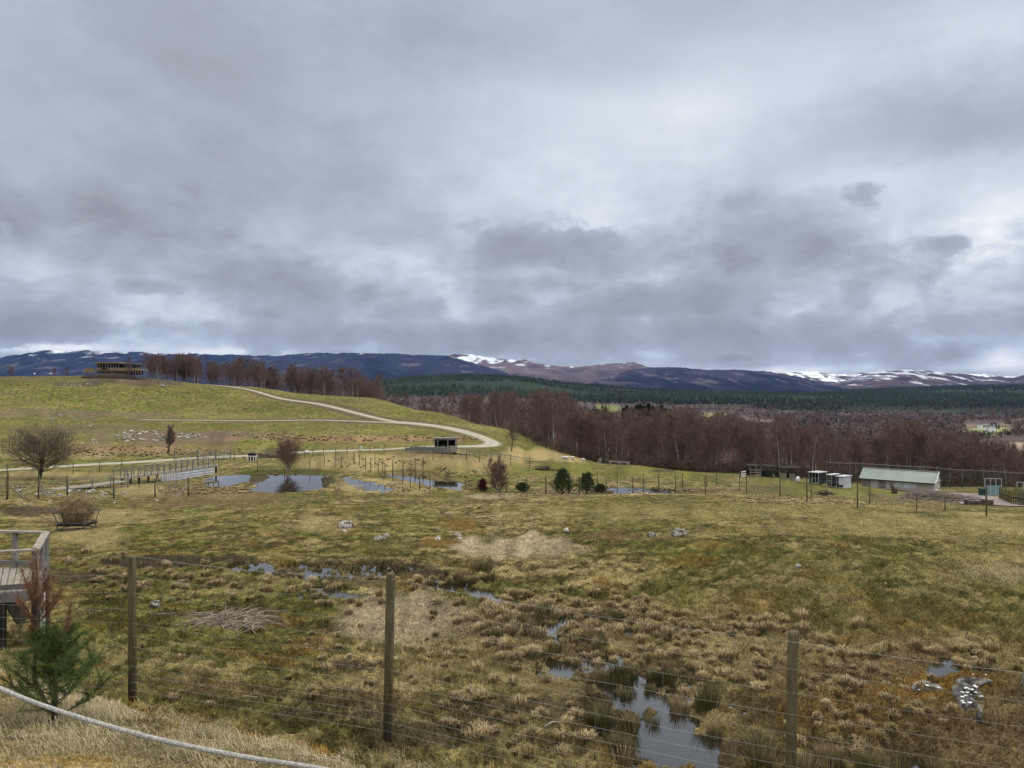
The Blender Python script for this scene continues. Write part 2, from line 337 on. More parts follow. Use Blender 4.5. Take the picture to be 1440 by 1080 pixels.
# patches measured on the photo: cx, cy, rx, ry, colour, strength, dmin, dmax
PATCH = [
 (722,771,88,21,PALE*.92,.82,20,60),(560,868,105,38,PALE*.82,.75,8,30),(1405,800,125,26,STRAW*1.1,.7,15,40),(1395,806,60,14,PALE,.5,15,40),
 (110,752,70,20,STRAW*1.1,.7,25,60),(450,738,60,16,STRAW,.6,25,60),(150,728,70,12,STRAW,.5,25,60),(695,697,38,5,PALE*.8,.9,50,90),
 (250,789,125,9,MUD,.95,12,40),(60,718,75,7,MUD,.8,30,60),(100,813,70,12,MUD,.8,10,40),(490,935,38,8,MUD*1.3,.9,8,20),(465,1005,95,9,MUD*1.2,.8,6,20),
 (590,1035,120,22,MUD*1.3,.65,5,12),(330,968,60,12,BROWN,.7,6,20),(745,1000,90,20,MUD*1.2,.5,6,20),(880,1000,80,60,MUD,.6,6,20),(800,900,120,40,BROWN*.9,.6,8,20),
 (500,805,120,16,MUD*1.1,.55,15,30),(580,800,60,14,MUD,.7,15,30),(300,705,120,9,BROWN,.6,50,80),
 (1260,965,190,70,BROWN*1.25,.75,6,20),(1330,960,70,20,MOSS,.8,6,20),(1220,1000,150,35,MOSS*.8,.5,6,20),(1380,1040,160,50,BROWN*1.1,.7,4,14),
 (1290,857,60,14,BROWN*.9,.7,10,40),(1120,800,200,50,OLIVE*.8,.4,12,40),(1270,830,260,60,GREEN*.8,.4,12,40),(1120,743,60,8,BROWN,.45,30,60),
 (860,752,45,8,BROWN,.5,20,60),(615,762,26,7,MOSS*.85,.75,20,60),(643,738,30,8,MOSS*.85,.6,20,60),(540,770,60,12,OLIVE*.8,.6,20,60),
 (1230,702,170,6,STRAW*1.3,.8,40,75),(1100,692,120,6,STRAW*1.3,.8,50,80),(1290,708,40,5,MOSS,.7,40,75),(850,692,160,4,STRAW*1.4,.8,60,80),(1400,722,60,6,STRAW*1.2,.7,40,60),
 (1250,745,280,24,STRAW*.8+GREEN*.35,.7,28,60),(1000,720,260,18,STRAW*.6+GREEN*.5,.5,30,65),
 (600,650,170,14,STRAW*1.05,.85,100,160),(560,683,90,12,STRAW*1.1,.8,85,115),(610,640,70,7,BROWN*1.4,.6,100,140),(690,655,90,10,STRAW*.9,.7,110,160),
 (760,640,70,14,STRAW*1.1,.8,140,200),(300,697,120,6,BROWN*1.4,.6,60,95),(300,692,80,10,BROWN*1.4,.7,85,110),(200,690,60,8,STRAW,.7,70,100),
 (100,668,130,7,STRAW*1.1,.7,98,118),(80,641,120,6,STRAW*.9,.8,130,165),(160,630,160,8,BROWN*1.5,.6,150,200),(500,617,190,6,BROWN*1.6,.75,155,200),(340,612,90,8,HEATH*1.6,.5,160,215),
 (240,618,110,10,HEATH*1.3,.6,150,220),(110,602,90,10,HEATH*1.5,.5,190,240),(30,600,80,12,OLIVE,.4,180,260),(190,535,95,8,MUD*1.8,.85,360,420),(110,540,40,4,MUD*1.5,.9,360,420),
 (120,580,130,9,HEATH*1.8,.45,230,300),(520,563,80,3,MUD*2,.4,300,400),
 (930,662,110,14,GREEN*1.25,.6,100,140),(1180,690,170,20,GREEN*1.15,.6,75,122),(640,680,80,8,OLIVE,.5,95,125),(780,662,120,10,GREEN*1.2,.6,100,150),
 (400,665,80,6,GREEN*.6,.8,106,118),(560,700,300,8,OLIVE,.3,60,80),(930,662,22,2.2,MUD*1.4,.9,110,140),(1300,700,70,9,MUD*1.6,.85,86,120),(500,617,180,5,BROWN*1.9,.85,150,205),(200,634,120,6,BROWN*1.8,.8,140,180),(235,613,80,8,HEATH*1.5,.5,150,230),(1060,688,60,5,MUD*1.6,.5,80,110),
 (880,690,150,5,MUD*2,.6,85,100),
]
def gcol(x, y, h, dt, wet):
    px, py = proj(x, np.maximum(y, .5), h); r = np.hypot(x, y)
    a = fbm(x/5.5, y/5.5, 3, 31); b = fbm(x/.9, y/.9, 3, 35); c = fbm(x/.22, y/.22, 2, 39); e = fbm(x/24, y/24, 3, 43)
    far = sst(100, 190, r)
    t = sst(.38, .66, a*.45+b*.35+c*.2*(1-far)+e*.2*far)[:, None]
    base = OLIVE*(1-t)+STRAW*.82*t
    gr = sst(.45, .62, fbm(x/3.1, y/3.1, 3, 47))[:, None]
    base = base*(1-gr*.5)+GREEN*gr*.5
    hill = (GREEN*1.08*(1-t*.6)+(STRAW*.5+GREEN*.5)*t*.6)*(.72+.56*e[:, None])
    base = base*(1-far[:, None])+hill*far[:, None]
    base *= (.42+1.12*sst(.28, .72, b*.4+c*.6))[:, None]
    # bog: brown and mossy
    bog = ((y > 3)*(1-sst(15, 20, r))*sst(-3, 1, x)*.5)[:, None]
    base = base*(1-bog)+(BROWN*1.25*(1-t)+STRAW*.8*t)*bog
    mo = (sst(.66, .74, fbm(x/1.3, y/1.3, 3, 51))*(1-sst(60, 90, r)))[:, None]
    base = base*(1-mo*.5)+MOSS*(.7+.5*c[:, None])*mo*.5
    dk = (sst(.64, .72, fbm(x/1.9, y/.8, 3, 55))*(1-sst(90, 200, r)))[:, None]
    base = base*(1-dk*.6)+BROWN*.7*dk*.6
    st = (sst(.60, .70, fbm(x/7.5, y/3.5, 3, 58))*far*(1-sst(500, 600, r)))[:, None]
    base = base*(1-st*.55)+BROWN*1.3*st*.55
    nf_ = fbm(x/(.010*r+.12), y/(.022*r+.12), 3, 67)
    nz = (fbm(x/(.02*r+.3), y/(.03*r+.3), 3, 63)-.5)*1.5
    for cx, cy, rx, ry, col, s, d0, d1 in PATCH:
        m = (y > d0) & (y < d1) & (np.abs(px-cx) < rx*1.8) & (np.abs(py-cy) < ry*2.2)
        if not m.any(): continue
        q = np.hypot((px[m]-cx)/rx, (py[m]-cy)/ry)+nz[m]*.9
        w = (s*(1-sst(.6, 1.15, q)))[:, None]; base[m] = base[m]*(1-w)+col*(.45+1.1*nf_[m][:, None])*w
    # bank in front of the fence
    s = (8.11-.352*x-y)/1.06; bk = (sst(.7, 1.5, s)*(r < 30))[:, None]
    base = base*(1-bk)+(STRAW*1.1*(1-.5*mo)+MOSS*sst(.55, .68, a)[:, None]*.9)*(.6+.6*b[:, None])*bk
    # heather and brown verge along the upper side of the track
    m = (r > 120) & (r < 460) & (y > 0)
    v = np.zeros(x.shape); v[m] = sst(0, 1.2, dt[m])*(1-sst(2.5, 5.5, dt[m]+nz[m]*2))*(dt[m] < 20)*sst(175, 215, y[m])
    v = (v*.7)[:, None]; base = base*(1-v)+HEATH*1.1*v
    # valley floor and forest far away
    vl = sst(420, 600, r)[:, None]; n = fbm(x/160, y/160, 4, 71)[:, None]
    base = base*(1-vl)+(PURPLE*(.75+.5*n)+STRAW*.35*sst(.62, .72, n))*vl
    fo = sst(2350, 2600, r+(fbm(x/300, y/300, 3, 73)-.5)*500)[:, None]; base = base*(1-fo)+CONIF*(.8+.6*n)*fo
    for cx, cy, rx, ry, col, s_, d0, d1 in [(1390,607,34,6.5,c_(.25,.27,.11),1,700,1500),(1450,628,75,6.5,c_(.33,.25,.19),1,650,1100),(1005,584,24,3,c_(.25,.22,.1),.9,1200,2400),(855,575,18,7,c_(.16,.19,.05),.9,900,2400),(1430,655,45,12,c_(.12,.15,.03),.9,150,500),(1060,592,18,5,c_(.2,.15,.12),.8,900,2200),(1215,616,60,3,c_(.26,.2,.15),.6,700,1200),
        (1150,567,40,2,c_(.16,.1,.08),.7,2300,4500),(1250,560,90,2.4,c_(.15,.11,.09),.6,2300,6000)]:
        m = (y > d0) & (y < d1) & (np.abs(px-cx) < rx*1.8) & (np.abs(py-cy) < ry*2.2)
        if m.any():
            q = np.hypot((px[m]-cx)/rx, (py[m]-cy)/ry)+(fbm(x[m]/40, y[m]/40, 3, 75)-.5)*.8; w = (s_*(1-sst(.85, 1.05, q)))[:, None]; base[m] = base[m]*(1-w)+col*w
    w = wet[:, None]; base = base*(1-w*.8)+MUD*.9*w*.8
    ed = ((1-sst(-.5, 1.0, dt+nz*.8))*(r > 80))[:, None]; base = base*(1-ed*.75)+c_(.27, .24, .2)*ed*.75
    return np.clip(base, .004, .9), bk[:, 0]
# ------------------------------------------------------------------ ground sheet, polar so it is fine near and coarse far
az = np.concatenate([np.linspace(-PI, -.82, 70, endpoint=False), np.linspace(-.82, -.66, 60, endpoint=False), np.linspace(-.66, .66, NAZ, endpoint=False), np.linspace(.66, .82, 60, endpoint=False), np.linspace(.82, PI, 70, endpoint=False)])
rr = np.concatenate([[.3, 1, 1.8], np.exp(np.linspace(math.log(2.6), math.log(7), 130, endpoint=False)), np.exp(np.linspace(math.log(7), math.log(90), int(NR*.6), endpoint=False)), np.exp(np.linspace(math.log(90), math.log(500), int(NR*.28), endpoint=False)), np.exp(np.linspace(math.log(500), math.log(14000), int(NR*.12)))])
A, R = np.meshgrid(az, rr, indexing='ij'); X = (np.sin(A)*R).ravel(); Y = (np.cos(A)*R).ravel()
H, DT, WET = terrain(X, Y, True)
colr, _ = gcol(X, Y, H, DT, WET)
na, nr = A.shape; i, j = np.meshgrid(np.arange(na), np.arange(nr-1), indexing='ij'); i2 = (i+1) % na
quads = np.stack([i*nr+j, i*nr+j+1, i2*nr+j+1, i2*nr+j], -1).reshape(-1, 4)
def ground_mat():
    m = bpy.data.materials.new('moor_ground'); m.use_nodes = True; nt = m.node_tree; N = nt.nodes; L = nt.links; b = N['Principled BSDF']
    b.inputs['Roughness'].default_value = 1; b.inputs['Specular IOR Level'].default_value = .08
    at = N.new('ShaderNodeAttribute'); at.attribute_name = 'Col'; tc = N.new('ShaderNodeTexCoord')
    prev = at.outputs['Color']
    for sc, lo, hi in ((28, .35, 1.6), (7, .6, 1.4), (1.7, .8, 1.2)):
        n = N.new('ShaderNodeTexNoise'); n.inputs['Scale'].default_value = sc; n.inputs['Detail'].default_value = 5; n.inputs['Roughness'].default_value = .7; L.new(tc.outputs['Object'], n.inputs[0])
        mr = N.new('ShaderNodeMapRange'); mr.inputs['From Min'].default_value = .3; mr.inputs['From Max'].default_value = .7; mr.inputs['To Min'].default_value = lo; mr.inputs['To Max'].default_value = hi; L.new(n.outputs[0], mr.inputs[0])
        v = N.new('ShaderNodeVectorMath'); v.operation = 'SCALE'; L.new(prev, v.inputs[0]); L.new(mr.outputs[0], v.inputs['Scale']); prev = v.outputs[0]
        if sc == 28:
            bp = N.new('ShaderNodeBump'); bp.inputs['Strength'].default_value = .9; bp.inputs['Distance'].default_value = .05; L.new(n.outputs[0], bp.inputs['Height']); L.new(bp.outputs[0], b.inputs['Normal'])
    L.new(prev, b.inputs['Base Color']); return m
tag(mk('ground', np.stack([X, Y, H], 1), quads, ground_mat(), col=colr, smooth=True), kind='structure')
del X, Y, H, DT, WET, colr, quads, A, R
# tracks: ribbons that lie on the ground
for pl, w in TRACKS:
    c = smoothline(pl, 4); d = np.gradient(c, axis=0); d /= np.linalg.norm(d, axis=1)[:, None]; nrm = np.stack([d[:, 1], -d[:, 0]], 1)
    ks = np.linspace(-1, 1, 9); V = []
    wob = 1+.12*(fbm(c[:, 0]/3, c[:, 1]/3, 3, 81)-.5)
    for k in ks:
        p = c+nrm*(k*w*wob)[:, None]; h = terrain(p[:, 0], p[:, 1])
        V.append(np.stack([p[:, 0], p[:, 1], h+.06-.06*(abs(k) > .99)], 1))
    V = np.stack(V, 1).reshape(-1, 3); n = len(c); q = [(a*9+k, a*9+k+1, a*9+k+10, a*9+k+9) for a in range(n-1) for k in range(8)]
    kk = np.tile(np.abs(ks), n); no_ = fbm(V[:, 0]/1.2, V[:, 1]/1.2, 3, 141); gr_ = np.clip((1-sst(.0, .3, kk))*.55*sst(.3, .6, no_)+sst(.72, 1., kk+(no_-.5)*.5)*.8, 0, 1)[:, None]; cc_ = c_(.37, .335, .275)*(.75+.5*no_[:, None])*(1-gr_)+GREEN*1.1*gr_
    tag(mk('track', V, q, M['track'], col=cc_, smooth=True), kind='structure')
for nme, lv, pl, nz, isl in POOLS:
    cen = pl.mean(0); v = []; g = 1.06 if lv > -8 else 1.02
    sg = np.sign(sum(pl[k][0]*pl[(k+1) % len(pl)][1]-pl[(k+1) % len(pl)][0]*pl[k][1] for k in range(len(pl))))
    ex = .7 if lv > -8 else .9
    for k in range(len(pl)):
        e1 = pl[k]-pl[k-1]; e2 = pl[(k+1) % len(pl)]-pl[k]; nn = np.array([e1[1], -e1[0]])/np.linalg.norm(e1)+np.array([e2[1], -e2[0]])/np.linalg.norm(e2); nn /= max(np.linalg.norm(nn), .5)
        p = pl[k]+nn*sg*ex; v.append((p[0], p[1], lv))
    mb = MB(); mb.add(v, [tuple(range(len(v))) if sg > 0 else tuple(reversed(range(len(v))))]); tag(mb.build('water', M['water']), kind='structure')
# ------------------------------------------------------------------ hills: ridges with real depth
def hill(name, D, prof, depth, zb, seed, snow, cols, rough=1.):
    pxs = np.array([p[0] for p in prof], float); pys = np.array([p[1] for p in prof], float)
    nu = int((pxs[-1]-pxs[0])*1.1)+20; u = np.linspace(pxs[0], pxs[-1], nu); top = np.interp(u, pxs, pys)
    top = np.convolve(np.pad(top, 6, mode='edge'), np.ones(13)/13, 'valid')
    nv = 150; v = np.linspace(-1, .55, nv)
    U, Vv = np.meshgrid(u, v, indexing='ij'); T = np.repeat(top[:, None], nv, 1)
    dd = D+Vv*depth; x = (U-720)/F/CP*dd
    zt = np.tan(np.arctan((550-T)/F))*D
    ss = 1-np.abs(Vv)**1.25; ss = np.where(Vv > 0, 1-(Vv/.55)**1.5, ss)
    rid = np.abs(fbm(x/(depth*.22), dd/(depth*.4), 4, seed)-.5)*2
    env = np.clip(1-np.abs(Vv), 0, 1)
    z = zb+(zt-zb)*np.clip(ss, 0, 1)
    z = z-(zt-zb)*rid*.55*rough*np.clip(np.abs(Vv)*2.2, 0, 1)*env+(fbm(x/(depth*.05), dd/(depth*.05), 4, seed+5)-.5)*(zt-zb)*.10*rough*env
    z = z+(fbm(x/(depth*.02), dd/(depth*.02), 3, seed+9)-.5)*depth*.006
    n1 = fbm(x/(depth*.09), dd/(depth*.2), 5, seed+13).ravel(); n2 = fbm(x/(depth*.03), z/(depth*.012), 4, seed+19).ravel(); Z = z.ravel()
    hrel = ((Z-zb)/(max(zt.max()-zb, 1)))
    a, b_, = cols
    t = sst(.35, .65, n1+hrel*.35-.15)[:, None]; col = a*(1-t)+b_*t
    scree = (sst(.62, .72, n2)*sst(.2, .5, hrel)*(1-sst(.75, .9, hrel)))[:, None]; col = col*(1-scree*.5)+c_(.14, .12, .13)*scree*.5
    if snow:
        lo, hi, amt = snow
        sn = sst(.42, .76, sst(lo, hi, Z)*.55+(n2-.5)*1.5+(n1-.5)*.7+.10)*amt*sst(lo-60, lo+40, Z)
        col = col*(1-sn[:, None])+c_(.70, .74, .80)*sn[:, None]
    q = np.stack([i*nv+j for i, j in ((0, 0),)]) if 0 else None
    ii, jj = np.meshgrid(np.arange(nu-1), np.arange(nv-1), indexing='ij')
    Q = np.stack([ii*nv+jj, (ii+1)*nv+jj, (ii+1)*nv+jj+1, ii*nv+jj+1], -1).reshape(-1, 4)
    tag(mk(name, np.stack([x.ravel(), dd.ravel(), Z], 1), Q, M['far_veg'], col=np.clip(col, .003, .9), smooth=True), kind='structure')
DKB = c_(.011, .016, .030); PUR = c_(.082, .060, .058)  # the dark slope colour has the blue of distant haze painted into it
hill('mountain', 9500, [(-160,520),(-60,512),(0,503),(30,496.5),(60,493.5),(100,493),(150,494.5),(200,496),(260,497.5),(320,499),(380,500),(440,507),(520,530),(560,555)], 3200, -20, 101, (380,520,.75), (DKB, DKB*1.4))
hill('mountain', 8500, [(290,540),(330,514),(365,505),(400,499.5),(450,496.5),(500,496),(550,498),(590,499),(620,500),(650,505),(680,514),(720,527),(760,540),(830,560)], 3000, -20, 131, (380,520,.35), (DKB, DKB*1.5+PUR*.08))
hill('mountain', 12000, [(560,530),(600,507),(640,498),(665,500),(700,504),(725,508),(736,506),(760,512),(790,516),(815,516),(840,513),(860,512),(883,510),(890,508),(905,514),(940,523),(1000,540)], 3500, -20, 151, (340,480,.85), (PUR*.8, PUR*1.45))
hill('mountain', 7200, [(760,560),(800,545),(830,539),(860,529),(885,521),(905,518),(930,516.5),(970,519),(1010,520),(1050,520),(1080,523),(1110,528),(1150,537),(1190,547),(1225,556),(1280,575)], 2600, -45, 171, (235,290,.12), (DKB, DKB*1.4+PUR*.22))
hill('mountain', 12300, [(1010,540),(1060,523),(1080,521.5),(1100,524),(1125,523),(1150,522.5),(1175,526),(1200,526),(1230,524),(1300,530),(1380,545)], 2600, -20, 191, (60,200,1.), (PUR*.8, PUR))
hill('mountain', 12000, [(1280,545),(1320,530),(1345,524.5),(1365,526),(1385,524),(1400,529),(1430,530),(1460,529),(1500,526)], 2600, -20, 211, (110,230,1.), (PUR*.8, PUR))
hill('mountain', 10500, [(1120,560),(1160,543),(1180,538),(1200,531),(1225,524),(1255,520),(1280,520),(1310,522),(1340,526),(1365,530),(1378,533),(1395,529),(1420,533),(1440,528),(1500,524)], 3000, -30, 231, (30,290,.7), (PUR*.5, PUR*.95))
# ------------------------------------------------------------------ camera, sun, sky
cam = bpy.data.cameras.new('camera'); co = bpy.data.objects.new('camera', cam); C.objects.link(co)
cam.sensor_fit = 'HORIZONTAL'; cam.sensor_width = 36; cam.lens = 36*F/1440; cam.clip_start = .05; cam.clip_end = 60000
co.location = (0, 0, 0); co.rotation_euler = (PI/2+PT, 0, 0); bpy.context.scene.camera = co
SUN_EL, SUN_AZ = math.radians(34), math.radians(68)
sd = bpy.data.lights.new('sun', 'SUN'); sd.energy = 1.5; sd.angle = math.radians(12); sd.color = (1, .96, .9)
so = bpy.data.objects.new('sun', sd); C.objects.link(so); so.rotation_euler = (PI/2-SUN_EL, 0, PI-SUN_AZ); so.location = (0, 0, 50)
W = bpy.data.worlds.new('World'); bpy.context.scene.world = W; W.use_nodes = True; nt = W.node_tree; N = nt.nodes; L = nt.links; N.clear()
def nd(t, **k):
    n = N.new(t)
    for a, b in k.items(): setattr(n, a, b)
    return n
def mth(op, a, b=None, c=None, clamp=False):
    n = nd('ShaderNodeMath', operation=op, use_clamp=clamp)
    for i, v in enumerate((a, b, c)):
        if v is None: continue
        if isinstance(v, (int, float)): n.inputs[i].default_value = v
        else: L.new(v, n.inputs[i])
    return n.outputs[0]
tc = nd('ShaderNodeTexCoord'); sep = nd('ShaderNodeSeparateXYZ'); L.new(tc.outputs['Generated'], sep.inputs[0]); dx, dy, dz = sep.outputs
AZ = mth('ARCTAN2', dx, dy); EL = mth('ARCSINE', dz)
zz = mth('ADD', mth('MAXIMUM', dz, 0), .10)
qx = mth('DIVIDE', dx, zz); qy = mth('DIVIDE', dy, zz)
def comb(a, b, c=0):
    n = nd('ShaderNodeCombineXYZ')
    for i, v in enumerate((a, b, c)):
        if isinstance(v, (int, float)): n.inputs[i].default_value = v
        else: L.new(v, n.inputs[i])
    return n.outputs[0]
def noi(vec, sc, det=8, ro=.55, dist=0.):
    n = nd('ShaderNodeTexNoise'); n.inputs['Scale'].default_value = sc; n.inputs['Detail'].default_value = det; n.inputs['Roughness'].default_value = ro; n.inputs['Distortion'].default_value = dist
    L.new(vec, n.inputs[0]); return n.outputs[0]
pl_ = comb(qx, qy, 0)
n1 = noi(pl_, .55, 9, .5, .35)      # broad sheets, squeezed towards the horizon
n2 = noi(comb(mth('MULTIPLY', AZ, 1.), mth('MULTIPLY', EL, 1.7), .37), 5.2, 12, .54, .1)   # heaps low in the sky
n3 = noi(comb(mth('MULTIPLY', AZ, 1.), mth('MULTIPLY', EL, 1.8), .91), 17, 8, .6, .1)
warp = mth('MULTIPLY', mth('SUBTRACT', n2, .5), .16)
AZw = mth('ADD', AZ, warp); ELw = mth('ADD', EL, mth('MULTIPLY', mth('SUBTRACT', n3, .5), .07))
# broad cloud masses: azimuth px, elevation py (as seen in the photo), half widths px, brightness
BL = [(1060,170,210,75,.20),(900,200,240,80,.16),(1400,40,140,70,.18),(1330,140,190,55,-.12),(1150,190,150,38,-.10),(300,110,380,130,-.05),(640,230,120,50,.06),(350,240,150,50,-.10),
 (90,330,170,40,-.10),(140,390,240,22,.07),(470,350,200,30,.07),(400,400,110,22,-.12),(1050,300,90,45,-.10),(1400,285,170,45,.42),(1250,330,160,30,.14),(1200,250,120,20,.12),(1390,335,110,40,.16),
 (1240,420,60,30,.20),(880,300,180,30,.10),(560,270,110,30,-.05),
 (30,488,120,7,.55),(330,496,60,5,.3),(1110,522,90,7,.35),(1300,517,110,6,.22),(1420,512,60,9,.40),(1408,500,34,10,.4),(250,490,200,10,.15)]
acc = 0.51
for px, py, wx, wy, am in BL:
    a0 = math.atan((px-720)/F); e0 = math.atan((550-py)/F*math.cos(a0)); ca = math.cos(a0)
    sx = wx/F*ca*ca; sy = wy/F*ca
    u = mth('DIVIDE', mth('SUBTRACT', AZw if wy > 12 else AZ, a0), sx); v = mth('DIVIDE', mth('SUBTRACT', ELw if wy > 12 else EL, e0), sy)
    d2 = mth('ADD', mth('MULTIPLY', u, u), mth('MULTIPLY', v, v))
    g = mth('MULTIPLY', mth('EXPONENT', mth('MULTIPLY', d2, -.7)), am)
    acc = mth('ADD', acc, g)
low = nd('ShaderNodeMapRange', interpolation_type='SMOOTHSTEP'); L.new(EL, low.inputs[0]); low.inputs['From Min'].default_value = .10; low.inputs['From Max'].default_value = .30; low.inputs['To Min'].default_value = 1; low.inputs['To Max'].default_value = .22
acc = mth('ADD', acc, mth('MULTIPLY', mth('SUBTRACT', n1, .5), .75))
acc = mth('ADD', acc, mth('MULTIPLY', mth('MULTIPLY', mth('SUBTRACT', n2, .5), 1.4), low.outputs[0]))
acc = mth('ADD', acc, mth('MULTIPLY', mth('MULTIPLY', mth('SUBTRACT', n3, .5), .7), low.outputs[0]))
# separate darker heaps with defined, ragged edges in the lower sky
LP = [(790,352,120,34,.9),(700,330,60,24,.4),(1155,358,58,30,.9),(1195,408,32,30,.8),(1045,285,60,26,.65),(1110,275,40,20,.6),(1210,268,40,14,.55),(960,478,330,34,.85),(640,475,300,28,.8),(150,462,320,24,.8),(400,400,120,26,.8),(330,380,60,18,.5),(1400,452,150,32,.85),(1330,340,40,14,.4),
 (200,250,180,60,.35),(330,270,120,40,.5),(80,340,130,22,.6),(150,400,160,14,.55),(900,430,220,30,.6),(1030,400,120,30,.5),(560,440,140,26,.6),(1290,520,60,8,.3)]
lw = None
for px, py, wx, wy, am in LP:
    a0 = math.atan((px-720)/F); e0 = math.atan((550-py)/F*math.cos(a0)); ca = math.cos(a0); u = mth('DIVIDE', mth('SUBTRACT', AZ, a0), wx/F*ca*ca); v = mth('DIVIDE', mth('SUBTRACT', EL, e0), wy/F*ca)
    g = mth('MULTIPLY', mth('EXPONENT', mth('MULTIPLY', mth('ADD', mth('MULTIPLY', u, u), mth('MULTIPLY', v, v)), -.6)), am); lw = g if lw is None else mth('MAXIMUM', lw, g)
n4 = noi(comb(AZ, mth('MULTIPLY', EL, 1.5), 3.3), 9, 14, .55, .1); n5 = noi(comb(AZ, mth('MULTIPLY', EL, 1.5), 7.7), 26, 8, .6, .1)
low2 = nd('ShaderNodeMapRange', interpolation_type='SMOOTHSTEP'); L.new(EL, low2.inputs[0]); low2.inputs['From Min'].default_value = .20; low2.inputs['From Max'].default_value = .34; low2.inputs['To Min'].default_value = 1; low2.inputs['To Max'].default_value = .3
fld = mth('ADD', lw, mth('MULTIPLY', low2.outputs[0], mth('ADD', mth('MULTIPLY', mth('SUBTRACT', n4, .5), 2.4), mth('MULTIPLY', mth('SUBTRACT', n5, .5), .7))))
lm = nd('ShaderNodeMapRange', interpolation_type='SMOOTHSTEP'); L.new(fld, lm.inputs[0]); lm.inputs['From Min'].default_value = .36; lm.inputs['From Max'].default_value = .62
# a heap is paler towards its ragged rim and where its own relief catches light
core = nd('ShaderNodeMapRange', interpolation_type='SMOOTHSTEP'); L.new(fld, core.inputs[0]); core.inputs['From Min'].default_value = .4; core.inputs['From Max'].default_value = 1.1; core.inputs['To Min'].default_value = .46; core.inputs['To Max'].default_value = .21
heap = mth('ADD', core.outputs[0], mth('MULTIPLY', mth('SUBTRACT', n5, .5), .35))
heap = mth('ADD', heap, mth('MULTIPLY', mth('SUBTRACT', n2, .5), .35))
mixv = mth('MULTIPLY', lm.outputs[0], .88)
acc = mth('ADD', mth('MULTIPLY', acc, mth('SUBTRACT', 1., mixv)), mth('MULTIPLY', heap, mixv))
ramp = nd('ShaderNodeValToRGB'); L.new(acc, ramp.inputs[0]); cr = ramp.color_ramp
for k, (p, c) in enumerate([(0, (.20, .22, .255)), (.28, (.32, .347, .385)), (.42, (.385, .425, .49)), (.58, (.49, .55, .63)), (.78, (.66, .725, .79)), (1, (.92, .94, .95))]):
    e = cr.elements[k] if k < 2 else cr.elements.new(p)
    e.position = p; e.color = (*c, 1)
cr.elements[-1].position = 1
# an overcast sky is brighter overhead, above the camera's view
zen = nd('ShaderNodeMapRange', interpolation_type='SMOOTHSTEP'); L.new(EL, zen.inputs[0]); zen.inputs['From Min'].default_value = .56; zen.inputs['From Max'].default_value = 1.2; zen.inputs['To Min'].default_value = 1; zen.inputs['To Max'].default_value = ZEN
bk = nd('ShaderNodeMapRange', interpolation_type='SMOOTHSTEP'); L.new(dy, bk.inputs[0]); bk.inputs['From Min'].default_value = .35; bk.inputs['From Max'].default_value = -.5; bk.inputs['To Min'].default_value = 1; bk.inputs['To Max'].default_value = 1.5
bg = nd('ShaderNodeBackground'); 
zc = nd('ShaderNodeMix', data_type='RGBA'); zf = nd('ShaderNodeMapRange', interpolation_type='SMOOTHSTEP'); L.new(EL, zf.inputs[0]); zf.inputs['From Min'].default_value = .56; zf.inputs['From Max'].default_value = 1.1
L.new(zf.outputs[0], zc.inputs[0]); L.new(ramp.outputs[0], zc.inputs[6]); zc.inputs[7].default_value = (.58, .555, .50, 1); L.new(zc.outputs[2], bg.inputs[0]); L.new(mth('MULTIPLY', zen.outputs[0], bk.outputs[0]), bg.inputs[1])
sky = nd('ShaderNodeTexSky', sky_type='NISHITA', sun_disc=False, sun_elevation=SUN_EL, sun_rotation=SUN_AZ); bs = nd('ShaderNodeBackground'); L.new(sky.outputs[0], bs.inputs[0]); bs.inputs[1].default_value = .10
mx = nd('ShaderNodeMixShader'); mx.inputs[0].default_value = .97; L.new(bs.outputs[0], mx.inputs[1]); L.new(bg.outputs[0], mx.inputs[2])
out = nd('ShaderNodeOutputWorld'); L.new(mx.outputs[0], out.inputs[0])
W.cycles.sampling_method = 'MANUAL'; W.cycles.sample_map_resolution = 512
sc = bpy.context.scene; sc.view_settings.view_transform = 'Standard'; sc.view_settings.look = 'None'; sc.view_settings.gamma = 1; sc.view_settings.exposure = EXPO
sc.cycles.max_bounces = 5; sc.cycles.diffuse_bounces = 2; sc.cycles.glossy_bounces = 2; sc.cycles.volume_bounces = 0; sc.cycles.transparent_max_bounces = 4; sc.cycles.use_denoising = DENOISE
# air: even, thin, blue-grey
if HAZE:
    mb = MB().box((0, 0, 400), (28800, 28800, 962)); m = bpy.data.materials.new('thin_air'); m.use_nodes = True; nt2 = m.node_tree; nt2.nodes.remove(nt2.nodes['Principled BSDF'])
    pv = nt2.nodes.new('ShaderNodeVolumePrincipled'); pv.inputs['Density'].default_value = HAZE; pv.inputs['Color'].default_value = (.30, .46, .98, 1); pv.inputs['Anisotropy'].default_value = .0
    nt2.links.new(pv.outputs[0], nt2.nodes['Material Output'].inputs['Volume'])
    tag(mb.build('haze', m), kind='stuff', label='thin blue grey air over the valley and mountains')
